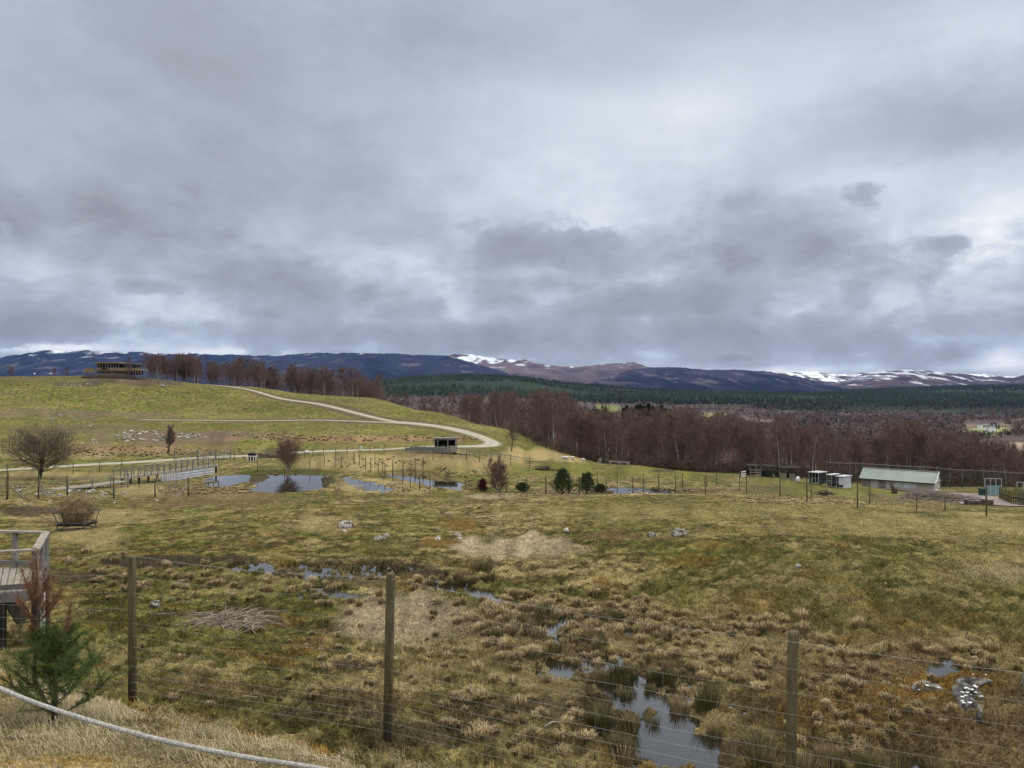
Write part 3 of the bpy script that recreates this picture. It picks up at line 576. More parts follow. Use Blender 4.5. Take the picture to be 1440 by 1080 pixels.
# ================================================================== things people put there
def A3(p): return np.array(p, float)
def lerp(a, b, t): return A3(a)*(1-t)+A3(b)*t
def post_mb(h, r, n=8, lean=(0, 0), base=-.3):
    k = random.uniform(.94, 1.06)
    return MB().tube([(0, 0, base), (lean[0]*.5, lean[1]*.5, h*.5), (lean[0], lean[1], h*.985), (lean[0], lean[1], h)], [r*1.04, r*k, r*.96, r*.86], n)
def fence(name, label, cat, P0, h, r, wires, m=None, wr=.0018, group=None, braces=(), mesh_v=0, rails=0, heights=None, tall=()):
    """P0: ground points of the posts; each post and the wire are parts"""
    o = A3(P0[0]); t = thing(name, label, cat, tuple(o), 0, group)
    m = m or M['post']
    for k, p in enumerate(P0):
        hh = (heights[k] if heights else h*random.uniform(.96, 1.04)); c = post_mb(hh, r*(1.25 if k in tall else 1), 8 if r > .045 and p[1] < 12 else 6, (random.uniform(-.03, .03)*h, random.uniform(-.02, .02)*h)).build('post', m, t, smooth=True)
        c.location = A3(p)-o
    for (k, sx) in braces:
        p = A3(P0[k]); q = A3(P0[k+sx]); d = (q-p)/np.linalg.norm(q-p); e = p+d*1.7; e[2] = gz(e[0], e[1])
        MB().tube([p+A3((0, 0, h*.62)), e], r*.75, 6).build('brace', M['pale_wood'], t, off=tuple(o))
    w = MB()
    for z in wires:
        for a, b in zip(P0[:-1], P0[1:]):
            pts_ = []
            for s_ in (0, .25, .5, .75, 1):
                q = lerp(a, b, s_); pts_.append((q[0], q[1]-r*1.05, q[2]+z-.03*z*(1-(2*s_-1)**2)))
            w.tube(pts_, wr*(1.5 if z == max(wires) else 1), 3, False)
    if mesh_v:
        for a, b in zip(P0[:-1], P0[1:]):
            n = int(np.linalg.norm(A3(b)-A3(a))/mesh_v)
            for k in range(1, n):
                q = lerp(a, b, k/n+random.uniform(-.1, .1)/n); q[1] -= r*1.05; w.tube([q+A3((0, 0, min(wires))), q+A3((0, 0, max(wires)*.985))], wr*.8, 3, False)
    if w.v: w.build('wire_mesh' if mesh_v else 'wire', M['wire'], t, off=tuple(o))
    return t
# ---- nearest fence: heavy posts and stock netting
fx = lambda x: (x, 8.11-.352*x)
NP = [(-12.6,), (-8.7,), (-4.815,), (-1.385,), (2.58,), (6.5,), (10.4,)]
base = [(x, 8.11-.352*x, z) for (x,), z in zip(NP, (-4.4, -4.1, -3.88, -3.87, -4.12, -4.15, -4.15))]
wires = [1.80, 1.55, 1.33, 1.13, .95, .79, .65, .52, .41, .31, .21, .11]
fence('deer_fence', 'tall wire netting fence on three thick wooden posts across the near bank', 'fence', base, 1.86, .054, wires, wr=.0012, mesh_v=.165)
# ---- rope handrail
ra = [P(-150, 920, 3.15), P(-60, 944, 3.0), P(60, 992, 2.85), P(200, 1034, 2.75), P(330, 1062, 2.68), P(460, 1083, 2.62), P(620, 1120, 2.55), P(800, 1165, 2.5)]
t = thing('rope_barrier', 'pale grey handrail rope sagging across the lower left corner', 'rope', ra[0])
rp = smoothline(np.array(ra), 14)
mb = MB(); mb.tube(rp, .0085, 10)
mb.build('rope', M['rope'], t, True, off=ra[0])
for p in (ra[0], ra[-1]):
    g = gz(p[0], p[1]); MB().tube([(p[0], p[1], g-.3), (p[0], p[1], p[2]+.04)], .05, 10).build('post', M['post'], t, True, off=ra[0])
# ---- viewing platform at the left edge
zd = P(50, 830, 14.5)[2]; zr = P(50, 773, 14.5)[2]
C1 = A3(P(50, 830, 14.5)); C2 = A3(P(64.5, 800, 16.3)); LF = A3(P(-260, 790, 16.9)); LN = A3(P(-260, 850, 13.4))
for c in (C1, C2, LF, LN): c[2] = zd
t = thing('viewing_platform', 'grey timber viewing platform with railing at the left edge', 'platform', tuple(C1)); o = tuple(C1)
mb = MB(); n = 34
for k in range(n):   # deck boards
    a, b = k/n, (k+.88)/n; p = [lerp(LN, C1, a), lerp(LN, C1, b), lerp(LF, C2, b), lerp(LF, C2, a)]
    mb.add([tuple(q) for q in p]+[tuple(q-A3((0, 0, .04))) for q in p], [(0, 1, 2, 3), (7, 6, 5, 4), (0, 4, 5, 1), (1, 5, 6, 2), (2, 6, 7, 3), (3, 7, 4, 0)])
mb.build('deck', M['pale_wood'], t, off=o)
mb = MB()
for a, b in ((LN, C1), (C1, C2), (C2, LF)): mb.bar(a-A3((0, 0, .115)), b-A3((0, 0, .115)), .05, .14)
mb.build('fascia', M['grey_wood'], t, off=o)
for k, (a, b) in enumerate(((LN, C1), (C1, C2), (LF, C2))):
    u = A3((0, 0, zr-zd)); MB().bar(a+u, b+u, .14, .035).build('top_rail', M['pale_wood'], t, off=o)
    MB().bar(a+u*.12, b+u*.12, .04, .10).build('lower_rail', M['grey_wood'], t, off=o)
for q in [lerp(LN, C1, s) for s in (.2, .5, .8)]+[C1, lerp(C1, C2, .55), C2]+[lerp(LF, C2, s) for s in (.25, .5, .72, .87)]:
    MB().bar(q+A3((0, 0, -.05)), q+A3((0, 0, zr-zd-.02)), .09, .09).build('railing_post', M['grey_wood'], t, off=o)
for q in [lerp(LN, C1, s) for s in (.3, .62, .84)]+[C1, C2]+[lerp(LF, C2, s) for s in (.5, .8)]:
    g = gz(q[0], q[1]); MB().bar((q[0], q[1], g-.2), (q[0], q[1], zd-.18), .10, .10).build('support_post', M['dark_wood'], t, off=o)
q = lerp(C1, C2, .35); MB().bar((q[0]+.07, q[1], gz(q[0], q[1])-.1), (q[0]+.07, q[1], zd-.2), .07, .05).build('support_post', M['white'], t, off=o)['label'] = 'white painted support post'
mb = MB()
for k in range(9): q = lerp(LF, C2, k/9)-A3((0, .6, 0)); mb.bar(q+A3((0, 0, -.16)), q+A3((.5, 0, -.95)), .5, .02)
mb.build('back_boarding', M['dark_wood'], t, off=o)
# ---- ring feeder with hay
fp = G(108, 744); fx0, fy0, fz0 = fp; fz0 -= .02
t = thing('hay_feeder', 'steel barred hay feeder standing on the churned grass', 'feeder', fp)
fr = MB(); W2, D2 = .84, .58
for sx in (-1, 1):
    for sy in (-1, 1):
        fr.bar((sx*W2*.9, sy*D2, 0), (sx*W2*.9, sy*D2, .42), .05, .05); fr.bar((sx*W2*.9, sy*D2, .42), (sx*W2*1.12, sy*D2*1.15, 1.02), .05, .05)
for z, e in ((.08, .9), (.42, .9), (1.02, 1.12)):
    for sy in (-1, 1): fr.bar((-W2*e, sy*D2*e*1.05, z), (W2*e, sy*D2*e*1.05, z), .045, .045)
    for sx in (-1, 1): fr.bar((sx*W2*e, -D2*e*1.05, z), (sx*W2*e, D2*e*1.05, z), .045, .045)
fr.build('frame', M['steel'], t)
for sy in (-1, 1):
    b = MB().bar((-W2*.9, sy*D2*.95, .44), (W2*.9, sy*D2*.95, .44), .02, .02)
    for k in range(9): x = -W2+2*W2*k/8; b.tube([(x*.9, sy*D2*.95, .42), (x*1.12, sy*D2*1.17, 1.02)], .012, 4)
    b.build('side_bars', M['steel'], t)
b = MB().box((0, 0, .30), (1.7, 1.1, .10), 0, 1.05); b.build('trough', M['dark_wood'], t)
# hay: a lumpy heap with loose stems
def lumpy(n, m_, rx, ry, rz, seed, amp=.12, zc=0, sq=2.3):
    u = np.linspace(0, 2*PI, n, endpoint=False); v = np.linspace(-PI/2, PI/2, m_); U, V_ = np.meshgrid(u, v, indexing='ij')
    sg = lambda a: np.sign(a)*np.abs(a)**(2/sq)
    x = rx*sg(np.cos(V_))*sg(np.cos(U)); y = ry*sg(np.cos(V_))*sg(np.sin(U)); z = rz*sg(np.sin(V_))
    k = 1+amp*2*(fbm(x/rx*2+9+seed, y/ry*2+z/rz*1.7+5, 4, seed)-.5); z = z*k+zc
    pts_ = np.stack([x*k, y*k, z], -1).reshape(-1, 3); a, b_ = np.meshgrid(np.arange(n), np.arange(m_-1), indexing='ij')
    return pts_, np.stack([a*m_+b_, ((a+1) % n)*m_+b_, ((a+1) % n)*m_+b_+1, a*m_+b_+1], -1).reshape(-1, 4)
def stems(pts_, L_, w, n, col, down=.6, seed=1):
    rg = np.random.default_rng(seed); k = rg.integers(0, len(pts_), n); p = pts_[k]+rg.normal(0, .03, (n, 3)); d = rg.normal(0, 1, (n, 3)); d[:, 2] = d[:, 2]*.5-down; d /= np.linalg.norm(d, axis=1)[:, None]
    s = np.cross(d, rg.normal(0, 1, (n, 3))); s /= np.linalg.norm(s, axis=1)[:, None]; L2 = (L_*rg.uniform(.5, 1.3, n))[:, None]
    V = np.stack([p-s*w, p+s*w, p+d*L2], 1).reshape(-1, 3); c = np.repeat(col*rg.uniform(.6, 1.35, (n, 1)), 3, 0)
    return V, np.arange(3*n).reshape(-1, 3), c
V, Q = lumpy(60, 30, .80, .68, .80, 3, .2, 1.22, 2.4)
hay = thing('hay_bale', 'shaggy brown hay bale heaped in the steel feeder', 'hay bale', fp)
mk('bale_core', V, Q, M['hay'], hay, smooth=True)
V2, T2, c2 = stems(V, .28, .008, 5000, c_(.30, .22, .12), .5); mk('loose_hay', V2, T2, M['veg'], hay, col=c2)
# ---- mid distance fences
def gp(L, dm=0): return [G(a, b, dm) for a, b in L]
def PD(L): return [(P(a, b, D)[0], D, gz(P(a, b, D)[0], D)) for a, b, D in L]
W5 = [1.7, 1.35, 1.0, .7, .45, .2]
fence('field_fence', 'wire fence of thin posts along the grassy brow before the shed', 'fence', PD([(1530,740,43),(1387,727,49),(1206,718,54.5),(1135,711,59.5),(1097,702,66),(1050,703,70),(992,700,73),(950,697,73),(926,692,75),(890,692,76.5),(852,690,79),(815,689,83)]), 1.85, .05, W5, wr=.004)
fence('inner_fence', 'low wire fence in the paddock in front of the branch pile', 'fence', PD([(1141,705,72),(1223,708,69),(1289,719,62),(1329,721,60)]), 1.1, .045, [1.0, .7, .4], wr=.004, heights=[1.9, 1.9, 1.2, 1.15])
fence('pond_fence', 'wire fence of dark posts running up beside the narrow pond', 'fence', PD([(700,687,93),(655,688,93),(605,691,92.5),(590,692,93),(577,689,95),(566,685,98),(553,681,102),(541,676,105),(532,671,109),(521,670,112),(514,668,114),(505,664,118),(497,661,121)]), 1.9, .055, W5, wr=.004, tall=(3,), braces=((3, -1),))
fence('bank_fence', 'wire fence along the straw mound behind the narrow pond', 'fence', PD([(745,663,122),(718,658,124),(690,656,122),(674,653,121),(656,652,120),(633,652,120),(622,651,119),(609,653,117),(595,653,116),(584,654,114),(567,655,113),(552,656,113),(538,657,114),(527,659,116)]), 1.9, .055, W5, wr=.004, braces=((4, -1), (4, 1)))
fence('enclosure_fence', 'wire fence with pale braces beside the two green pines', 'fence', PD([(815,689,83),(800,687,85),(768,687,85),(740,687,88),(712,688,91)]), 2.0, .065, W5, wr=.004, braces=((1, 1), (2, -1)), tall=(1, 2))
fence('paddock_fence', 'wire fence on the far green slope behind the wet ditch', 'fence', PD([(1040,684,92),(1008,680,99),(994,683,97),(960,686,96),(927,687,96),(905,688,96),(868,687,97),(840,684,100)]), 1.8, .05, W5, wr=.004)
fence('track_fence', 'post and wire fence beside the gravel track below the hill', 'fence', PD([(10,660,112),(54,668,108),(103,661,112),(140,656,116),(171,657,122),(330,650,134),(352,652,136),(374,652,138),(392,650,139),(428,654,136),(440,652,136),(455,649,138),(472,651,138),(488,640,143),(505,641,145),(520,640,146),(540,637,148)]), 1.6, .055, [1.5, 1.1, .75, .4], wr=.005)
fence('slope_fence', 'thin post fence between the wide pond and the gravel track', 'fence', PD([(362,665,112),(400,668,110),(436,662,115),(456,660,118),(471,660,118),(480,663,116),(499,661,120)]), 1.7, .05, [1.5, 1.1, .75, .4], wr=.004)
fence('walkway_fence', 'tall braced fence posts in front of the left walkway', 'fence', PD([(-60,705,56),(10,701,57),(54,699,60),(95,697,63),(160,694,69),(218,690,76),(265,689,80)]), 1.9, .065, W5, wr=.005, braces=((1, -1), (1, 1), (6, -1)), tall=(1, 6))
fence('hurdle_fence', 'row of small posts in front of the white boarded bridge', 'fence', PD([(222,684,90),(232,685,89),(239,686,88.5),(246,687,88),(252,686,88),(260,687,87)]), 1.5, .05, [1.3, .7], wr=.004, m=M['pale_wood'])
# ---- tall netting fence behind the shed
pts_ = [(P(px, 0, D)[0], D, gz(P(px, 0, D)[0], D)) for px, D in [(1160,141),(1178,141),(1195,140.5),(1210,140),(1226,140),(1243,139.5),(1260,139),(1278,138),(1296,137),(1314,136),(1332,135),(1350,134),(1380,132),(1410,130),(1440,128),(1470,126)]]
top = [P(p, y, d)[2] for p, y, d in [(1160,650,141),(1178,651,141),(1195,651.5,140.5),(1210,652,140),(1226,653,140),(1243,654,139.5),(1260,655,139),(1278,656,138),(1296,656.5,137),(1314,658,136),(1332,660,135),(1350,661,134),(1380,662,132),(1410,664,130),(1440,666,128),(1470,668,126)]]
t = fence('tall_net_fence', 'very tall dark netting fence with a pale top rail behind the shed', 'fence', pts_, 4, .07, [.3], wr=.004, heights=[a-b[2]+.35 for a, b in zip(top, pts_)], m=M['grey_wood'])
mb = MB(); wv = MB(); o = pts_[0]
for k in range(len(pts_)-1):
    a = A3((pts_[k][0], pts_[k][1]-.1, top[k])); b = A3((pts_[k+1][0], pts_[k+1][1]-.1, top[k+1])); mb.bar(a, b, .05, .16)
    for s in np.linspace(0, 1, 9)[:-1]: q = lerp(a, b, s); g = gz(q[0], q[1]); wv.tube([q, (q[0], q[1], g)], .014, 3, False)
    for hgt in np.linspace(.05, .95, 14):
        g0 = lerp(pts_[k], a, hgt); g1 = lerp(pts_[k+1], b, hgt); wv.tube([g0, g1], .013, 3, False)
mb.build('top_rail', M['grey_wood'], t, off=o); wv.build('netting', M['netting'], t, off=o)
# ---- footbridge and walkways
def pt(px, py, D): return A3(P(px, py, D))
BL0, BR0 = pt(176, 672.5, 95), pt(308, 652.5, 112); BR0[2] = BL0[2]
dirb = (BR0-BL0)/np.linalg.norm(BR0-BL0); nb = A3((-dirb[1], dirb[0], 0))*1.7
t = thing('footbridge', 'long grey footbridge with railings and white boarded side over the pond', 'bridge', tuple(BL0)); o = tuple(BL0)
n = 46; mb = MB()
for k in range(n):
    a = lerp(BL0, BR0, k/n); b = lerp(BL0, BR0, (k+.9)/n); p = [a, b, b+nb, a+nb]
    mb.add([tuple(q) for q in p]+[tuple(q-A3((0, 0, .06))) for q in p], [(0, 1, 2, 3), (7, 6, 5, 4), (0, 4, 5, 1), (1, 5, 6, 2), (2, 6, 7, 3), (3, 7, 4, 0)])
mb.build('deck', M['pale_wood'], t, off=o)
MB().bar(BL0+A3((0, -.05, -.02)), BR0+A3((0, -.05, -.02)), .06, .30).build('side_beam', M['pale_wood'], t, off=o)
for side in (0, 1):
    u = nb*side; MB().bar(BL0+u+A3((0, 0, 1.05)), BR0+u+A3((0, 0, 1.05)), .12, .06).build('handrail', M['grey_wood'], t, off=o)
    mb = MB()
    for z in (.35, .7): mb.bar(BL0+u+A3((0, 0, z)), BR0+u+A3((0, 0, z)), .03, .03)
    mb.build('lower_rail', M['wire'], t, off=o)
    for k in range(17):
        q = lerp(BL0, BR0, k/16)+u; MB().bar(q-A3((0, .12, .15)), q+A3((0, -.12, 1.08)), .10, .10).build('railing_post', M['grey_wood'], t, off=o)
S0, S1 = lerp(BL0, BR0, .50), lerp(BL0, BR0, .93)
nf = -nb/1.7*.12
for k in range(4):
    z = -.38-k*.36; a = S0+nf+A3((0, 0, z)); b = S1+nf+A3((0, 0, z)); MB().bar(a, b, .07, .285).build('side_board', M['white_board'], t, off=o)
MB().bar(S0+dirb*.1+A3((0, 0, -1.0)), S1-dirb*.1+A3((0, 0, -1.0)), .05, 1.6).build('painted_shade_backing', M['dark_wood'], t, off=o)  # dark sheet added behind the boards to stand for shade in their gaps
for k in range(9):
    q = lerp(BL0, BR0, .345+k*.018)+nf; MB().bar(q+A3((0, 0, -1.2)), q+A3((0, 0, -.2)), .1, .24).build('side_board', M['white_board'], t, off=o)
for k in (0, .08, .16, .25, .34, .42, .94, 1):
    q = lerp(BL0, BR0, k)+nb*.3; MB().bar((q[0], q[1], min(gz(q[0], q[1]), q[2]-1)-.5), (q[0], q[1], q[2]-.07), .2, .2).build('support_post', M['dark_wood'], t, off=o)
def boardwalk(name, label, pts_, w, hr, group=None, cat='boardwalk', step=1.4, deckm=None, rails=(0, 1), hposts=None, solid=0):
    o = tuple(pts_[0]); t = thing(name, label, cat, o, 0, group); pts_ = [A3(p) for p in pts_]
    d = MB(); rl = [MB(), MB()]
    for a, b in zip(pts_[:-1], pts_[1:]):
        dd = b-a; L_ = np.linalg.norm(dd); nn = A3((-dd[1], dd[0], 0)); nn *= w/np.linalg.norm(nn)
        d.bar((a+b)/2-dd*.5+nn*.5+A3((0, 0, -.05)), (a+b)/2+dd*.5+nn*.5+A3((0, 0, -.05)), w, .1)
        k = max(1, int(L_/step))
        for s in rails:
            u = nn*s; MB().bar(a+u+A3((0, 0, hr)), b+u+A3((0, 0, hr)), .10, .06).build('handrail', M['grey_wood'], t, off=o)
            if solid: MB().bar(a+u+A3((0, 0, hr*.45)), b+u+A3((0, 0, hr*.45)), .04, hr*.8).build('side_panel', M['grey_wood'], t, off=o)
            elif s == 0: MB().bar(a+u+A3((0, 0, hr*.5)), b+u+A3((0, 0, hr*.5)), .03, .05).build('mid_rail', M['grey_wood'], t, off=o)
            for i in range(k+1):
                q = lerp(a, b, i/k)+u; g = min(gz(q[0], q[1]), q[2]-.1)
                if i < k or b is pts_[-1]: MB().bar((q[0], q[1], g-.1), (q[0], q[1], q[2]+hr-.03), .10, .10).build('railing_post', M['grey_wood'], t, off=o)
    d.build('deck', deckm or M['pale_wood'], t, off=o); return t
boardwalk('boardwalk', 'low grey boardwalk with post railing leading left from the footbridge', [pt(-70, 697, 82), pt(60, 690.5, 84.5), pt(130, 683.5, 88), pt(180, 676.5, 93)], 1.8, .95, step=2.1, rails=(0,))
boardwalk('boardwalk', 'dark railed boardwalk sloping down right from the wildlife hide', [pt(641, 637, 131), pt(668, 640.5, 134), pt(700, 645, 138), pt(735, 650.5, 142), pt(790, 656.5, 146), pt(850, 659, 150)], 1.4, .9, step=2.2, deckm=M['dark_wood'])
boardwalk('hide_ramp', 'grey solid sided ramp rising from the left to the wildlife hide', [pt(570, 634.5, 136), pt(590, 634.8, 134), pt(611, 635.5, 131.5)], 1.3, .75, cat='ramp', solid=1, step=2.5)
# ---- wildlife hide
c0 = pt(611, 636, 129); c1 = pt(641, 637, 128.5); wd = c1[0]-c0[0]; zf = c0[2]
t = thing('wildlife_hide', 'small grey timber hide on stilts with two dark open bays', 'hide', tuple(c0)); x0, y0 = c0[0], c0[1]; o = (0, 0, 0)
hh = 2.25; dp = 2.6
MB().box((wd/2, dp/2, -.06), (wd+.1, dp, .12)).build('floor', M['grey_wood'], t)
MB().box((wd/2, dp/2, hh+.06), (wd+.35, dp+.4, .12)).build('roof', M['grey_wood'], t)
MB().box((wd/2, dp-.03, hh/2), (wd, .05, hh-.02)).build('back_wall', M['dark_wood'], t)
MB().box((.45, .02, .5), (.9, .05, 1.0)).build('front_wall', M['grey_wood'], t)
MB().box((wd*.5-.05, -.02, .52), (wd*.45, .05, 1.02)).build('front_wall', M['grey_wood'], t)
MB().box((wd*.84, -.05, .55), (wd*.32, .05, 1.1)).build('front_wall', M['pale_wood'], t)
for x in (.04, .55, wd*.62, wd*.98): MB().box((x, -.03, hh/2), (.12, .12, hh)).build('corner_post', M['pale_wood'] if x > 2 else M['grey_wood'], t)
MB().box((wd*.80, -.06, hh-.1), (wd*.36, .07, .16)).build('lintel', M['pale_wood'], t); MB().box((wd*.3, -.03, hh-.12), (wd*.62, .06, .2)).build('lintel', M['grey_wood'], t)
MB().box((0, dp/2, hh/2), (.05, dp, hh)).build('side_wall', M['grey_wood'], t); MB().box((wd, dp/2, hh/2), (.05, dp, hh)).build('side_wall', M['grey_wood'], t)
for x in (.1, 1.1, 1.9, wd-.1):
    for y in (.1, dp-.2): g = gz(x0+x, y0+y)-zf; MB().bar((x, y, min(g, -.6)-.2), (x, y, -.1), .12, .12).build('stilt', M['dark_wood'], t)
mb = MB().bar((.9, .05, -1.0), (1.6, .05, -.15), .08, .08); mb.bar((2.4, .05, -1.0), (1.7, .05, -.15), .08, .08); mb.build('brace', M['dark_wood'], t)
MB().lathe([(.16, 0), (.16, .03)], 12).build('notice_disc', M['white'], t).location = (1.45, -.06, .75); t.children[-1].rotation_euler = (PI/2, 0, 0)
# ---- lodge on the hill
gx = P(170, 528, 405); zb = gz(gx[0]-8, 405)-.2
t = thing('hilltop_lodge', 'flat roofed timber lodge with long terrace on the skyline of the hill', 'lodge', (P(136, 0, 405)[0], 405, zb)); S = 405/F
X_ = lambda px: (px-136)*S*1.0; Z_ = lambda py: pt(136, py, 405)[2]-zb
def bx(name, x0, x1, y0, y1, py0, py1, m, th=None):
    return MB().box(((X_(x0)+X_(x1))/2, (y0+y1)/2, (Z_(py0)+Z_(py1))/2), (X_(x1)-X_(x0), y1-y0, abs(Z_(py1)-Z_(py0)))).build(name, m, t)
bx('core_wall', 137, 171, 2.0, 9, 524, 511, M['dark_wood']); bx('core_wall', 171, 190, 2.4, 9, 524, 511.5, M['dark_wood'])
bx('roof', 135.5, 171.3, -.6, 10, 511, 509, M['larch']); bx('roof', 171.3, 191, -.3, 10, 511.8, 510.6, M['grey_wood'])
bx('floor_slab', 136, 162, -.2, 9, 522.4, 521.4, M['larch']); bx('terrace', 161, 204, -2.2, 6, 521.8, 520.8, M['larch'])
for x in (138, 141, 145, 149.5, 153, 156.5, 160.5, 164, 168): bx('cladding_post', x, x+1.0, .6, 1.2, 524, 511, M['larch' if int(x) % 2 else 'grey_wood'])
for x0_, x1_ in ((139.5, 143), (146, 152), (155, 158), (163, 170), (173, 180), (182, 188)): bx('window', x0_, x1_, 1.85, 2.02 if x1_ < 172 else 2.45, 517.5, 512, M['glass'])
bx('balcony_panel', 137, 145, -.1, .1, 520, 517.8, M['larch']); bx('balcony_panel', 153, 161, -.1, .1, 519.5, 517.6, M['larch'])
bx('terrace_railing', 160.5, 204.5, -2.25, -2.1, 520.7, 517.4, M['larch'])
for k in range(12): x = 162+k*3.7; bx('terrace_post', x, x+.8, -2.0, -1.6, 526.5, 521.8, M['larch'])
bx('under_wall', 162, 200, 2.5, 3, 527, 521.8, M['dark_wood']); bx('ramp_wall', 125, 135.4, -.6, -.2, 524, 517, M['larch'])
MB().add([(X_(120), -.7, Z_(526)), (X_(125), -.7, Z_(524)), (X_(125), -.7, Z_(517)), (X_(120), -.7, Z_(524)), (X_(120), -.3, Z_(526)), (X_(125), -.3, Z_(524)), (X_(125), -.3, Z_(517)), (X_(120), -.3, Z_(524))], [(0, 1, 2, 3), (7, 6, 5, 4), (0, 3, 7, 4), (3, 2, 6, 7), (1, 5, 6, 2), (0, 4, 5, 1)]).build('ramp_wall', M['larch'], t)
V, Q = lumpy(40, 10, 15, 6, 3.2, 31, .12, 0); mo = tag(mk('peat_mound', V, Q, M['mound'], smooth=True), 'bare brown earth bank under the hilltop lodge', 'mound'); mo.location = (P(158, 0, 404)[0], 403, gz(P(158, 0, 404)[0], 403)-1.1)
for px, lab in ((48.5, 'left hand white lamp on the skyline of the green hill'), (71, 'right hand white lamp on the skyline of the green hill')):
    p = G(px, 530.5); p = (p[0], p[1], gz(p[0], p[1])); t = thing('field_lamp', lab, 'lamp', p, 0, 'white lamps on the hilltop')
    MB().tube([(0, 0, -.3), (0, 0, 1.6)], .06, 6).build('lamp_post', M['grey_wood'], t); MB().lathe([(.05, 1.5), (.42, 1.65), (.45, 2.05), (.1, 2.25)], 10).build('lamp_head', M['white'], t, True)
p = G(108.5, 527); t = thing('thin_mast', 'thin pale mast standing left of the hilltop lodge', 'mast', (p[0], p[1], gz(p[0], p[1])))
MB().tube([(0, 0, -.3), (0, 0, 4.3)], .07, 5).build('mast_pole', M['white_board'], t); MB().bar((-2.2, 0, 2.3), (2.6, 0, 2.4), .08, .08).build('cross_bar', M['white_board'], t)
# ---- white framed bench carrying black sacks, by the track
p = P(354, 648, 131); p = (p[0], p[1], gz(p[0], p[1]))
k = (P(354, 648, 131)[2]-p[2]); t = thing('white_stand', 'white framed stand beside the track left of the pond bush', 'stand', p)
MB().box((0, .3, .78), (1.5, .7, .1)).build('top_board', M['white'], t)
for x in (-.7, -.2, .3, .7): MB().box((x, -.02, .36), (.12, .1, .74)).build('leg', M['white'], t)
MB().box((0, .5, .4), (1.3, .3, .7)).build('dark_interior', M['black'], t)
for j, (x, s) in enumerate(((-.45, 1), (0, 1.15), (.42, .9))):
    V, Q = lumpy(16, 8, .3*s, .26, .28*s, 40+j, .2); b = tag(mk('black_sack', V, Q, M['black'], smooth=True), ['black sack on the left end of the white stand', 'taller black sack in the middle of the white stand', 'small black sack on the right end of the white stand'][j], 'sack', 'black sacks on the stand'); b.location = (p[0]+x, p[1]+.3, p[2]+1.06)
p = G(507.5, 637); t = thing('round_sign', 'round pale green sign on a short post beside the track', 'sign', p); MB().tube([(0, 0, -.2), (0, 0, .9)], .05, 6).build('sign_post', M['dark_wood'], t)
d = MB().lathe([(.36, 0), (.36, .04)], 16).build('sign_disc', mat('sign_green', (.55, .68, .55), .7, .1, 3), t); d.location = (0, -.07, 1.0); d.rotation_euler = (PI/2, 0, 0)
p = G(431, 637); V, Q = lumpy(14, 8, .42, .3, .28, 47, .3, .2); b = tag(mk('white_sack', V, Q, M['white'], smooth=True), 'crumpled white sack at the track edge right of the pond bush', 'sack'); b.location = p
# ---- field gates by the bridge
def gate(px, py, D, w, h, lab, m, nbar=5, rz=0., group='field gates near the footbridge'):
    q = P(px, py, D); q = (q[0], D, gz(q[0], D)); t = thing('field_gate', lab, 'gate', q, rz, group)
    for s in (-1, 1): MB().box((s*w/2, 0, h*.6), (.14, .14, h*1.25)).build('gate_post', M['grey_wood'], t)
    mb = MB()
    for i in range(nbar): mb.bar((-w/2+.1, 0, .2+(h-.2)*i/(nbar-1)), (w/2-.1, 0, .2+(h-.2)*i/(nbar-1)), .05, .07)
    for s in (-.95, 0, .95): mb.bar((s*w/2, -.01, .2), (s*w/2, -.01, h), .05, .05)
    mb.build('gate_bars', m, t)
gate(262, 648, 137, 4.2, 1.5, 'pale barred gate behind the left half of the footbridge', M['pale_wood']); gate(290, 646, 136, 3.2, 1.5, 'grey barred gate behind the right half of the footbridge', M['wire'], 6); gate(314, 645, 137, 2.6, 1.5, 'small metal gate past the right end of the footbridge', M['wire'], 6)
# ---- shed with the green roof
q0 = pt(1211, 688, 128.5); q1 = pt(1314, 690, 121); zb = min(gz(q0[0], q0[1]), gz(q1[0], q1[1]))-.1; dd = q1-q0; dd[2] = 0; L_ = np.linalg.norm(dd); rz = math.atan2(dd[1], dd[0])
t = thing('green_roofed_shed', 'long low shed with a pale green sheet roof', 'shed', (q0[0], q0[1], zb), rz); dpt = 3.6
ze = pt(1209, 671.5, 128.5)[2]-zb; zr_ = pt(1213, 657, 130.3)[2]-zb
MB().box((L_/2, dpt/2, ze/2), (L_-.1, dpt, ze)).build('block_wall', M['block'], t); MB().box((.75, -.03, ze/2), (1.5, .06, ze-.02)).build('plank_wall', M['grey_wood'], t)
mb = MB(); n = 44
for side in (-1, 1):     # corrugated slopes
    y0_, y1_ = (-.35, dpt/2) if side < 0 else (dpt+.35, dpt/2); k0 = len(mb.v); ov = .25
    for i in range(n*2+1):
        x = -ov+(L_+2*ov)*i/(n*2); dz_ = .035*(i % 2)
        for th in (0, -.05): mb.v += [(x, y0_, ze-.1+dz_+th), (x, y1_, zr_+dz_+th)]
    for i in range(n*2): a = k0+i*4; b = a+4; mb.f += [(a, b, b+1, a+1), (a+3, b+3, b+2, a+2), (a, a+2, b+2, b), (a+1, b+1, b+3, a+3)]
mb.build('roof', M['green_roof'], t)
MB().bar((-.25, dpt/2, zr_+.05), (L_+.25, dpt/2, zr_+.05), .3, .06).build('ridge_cap', M['pale_wood'], t)
MB().bar((-.25, -.38, ze-.14), (L_+.25, -.38, ze-.14), .06, .14).build('gutter', M['dark_wood'], t)
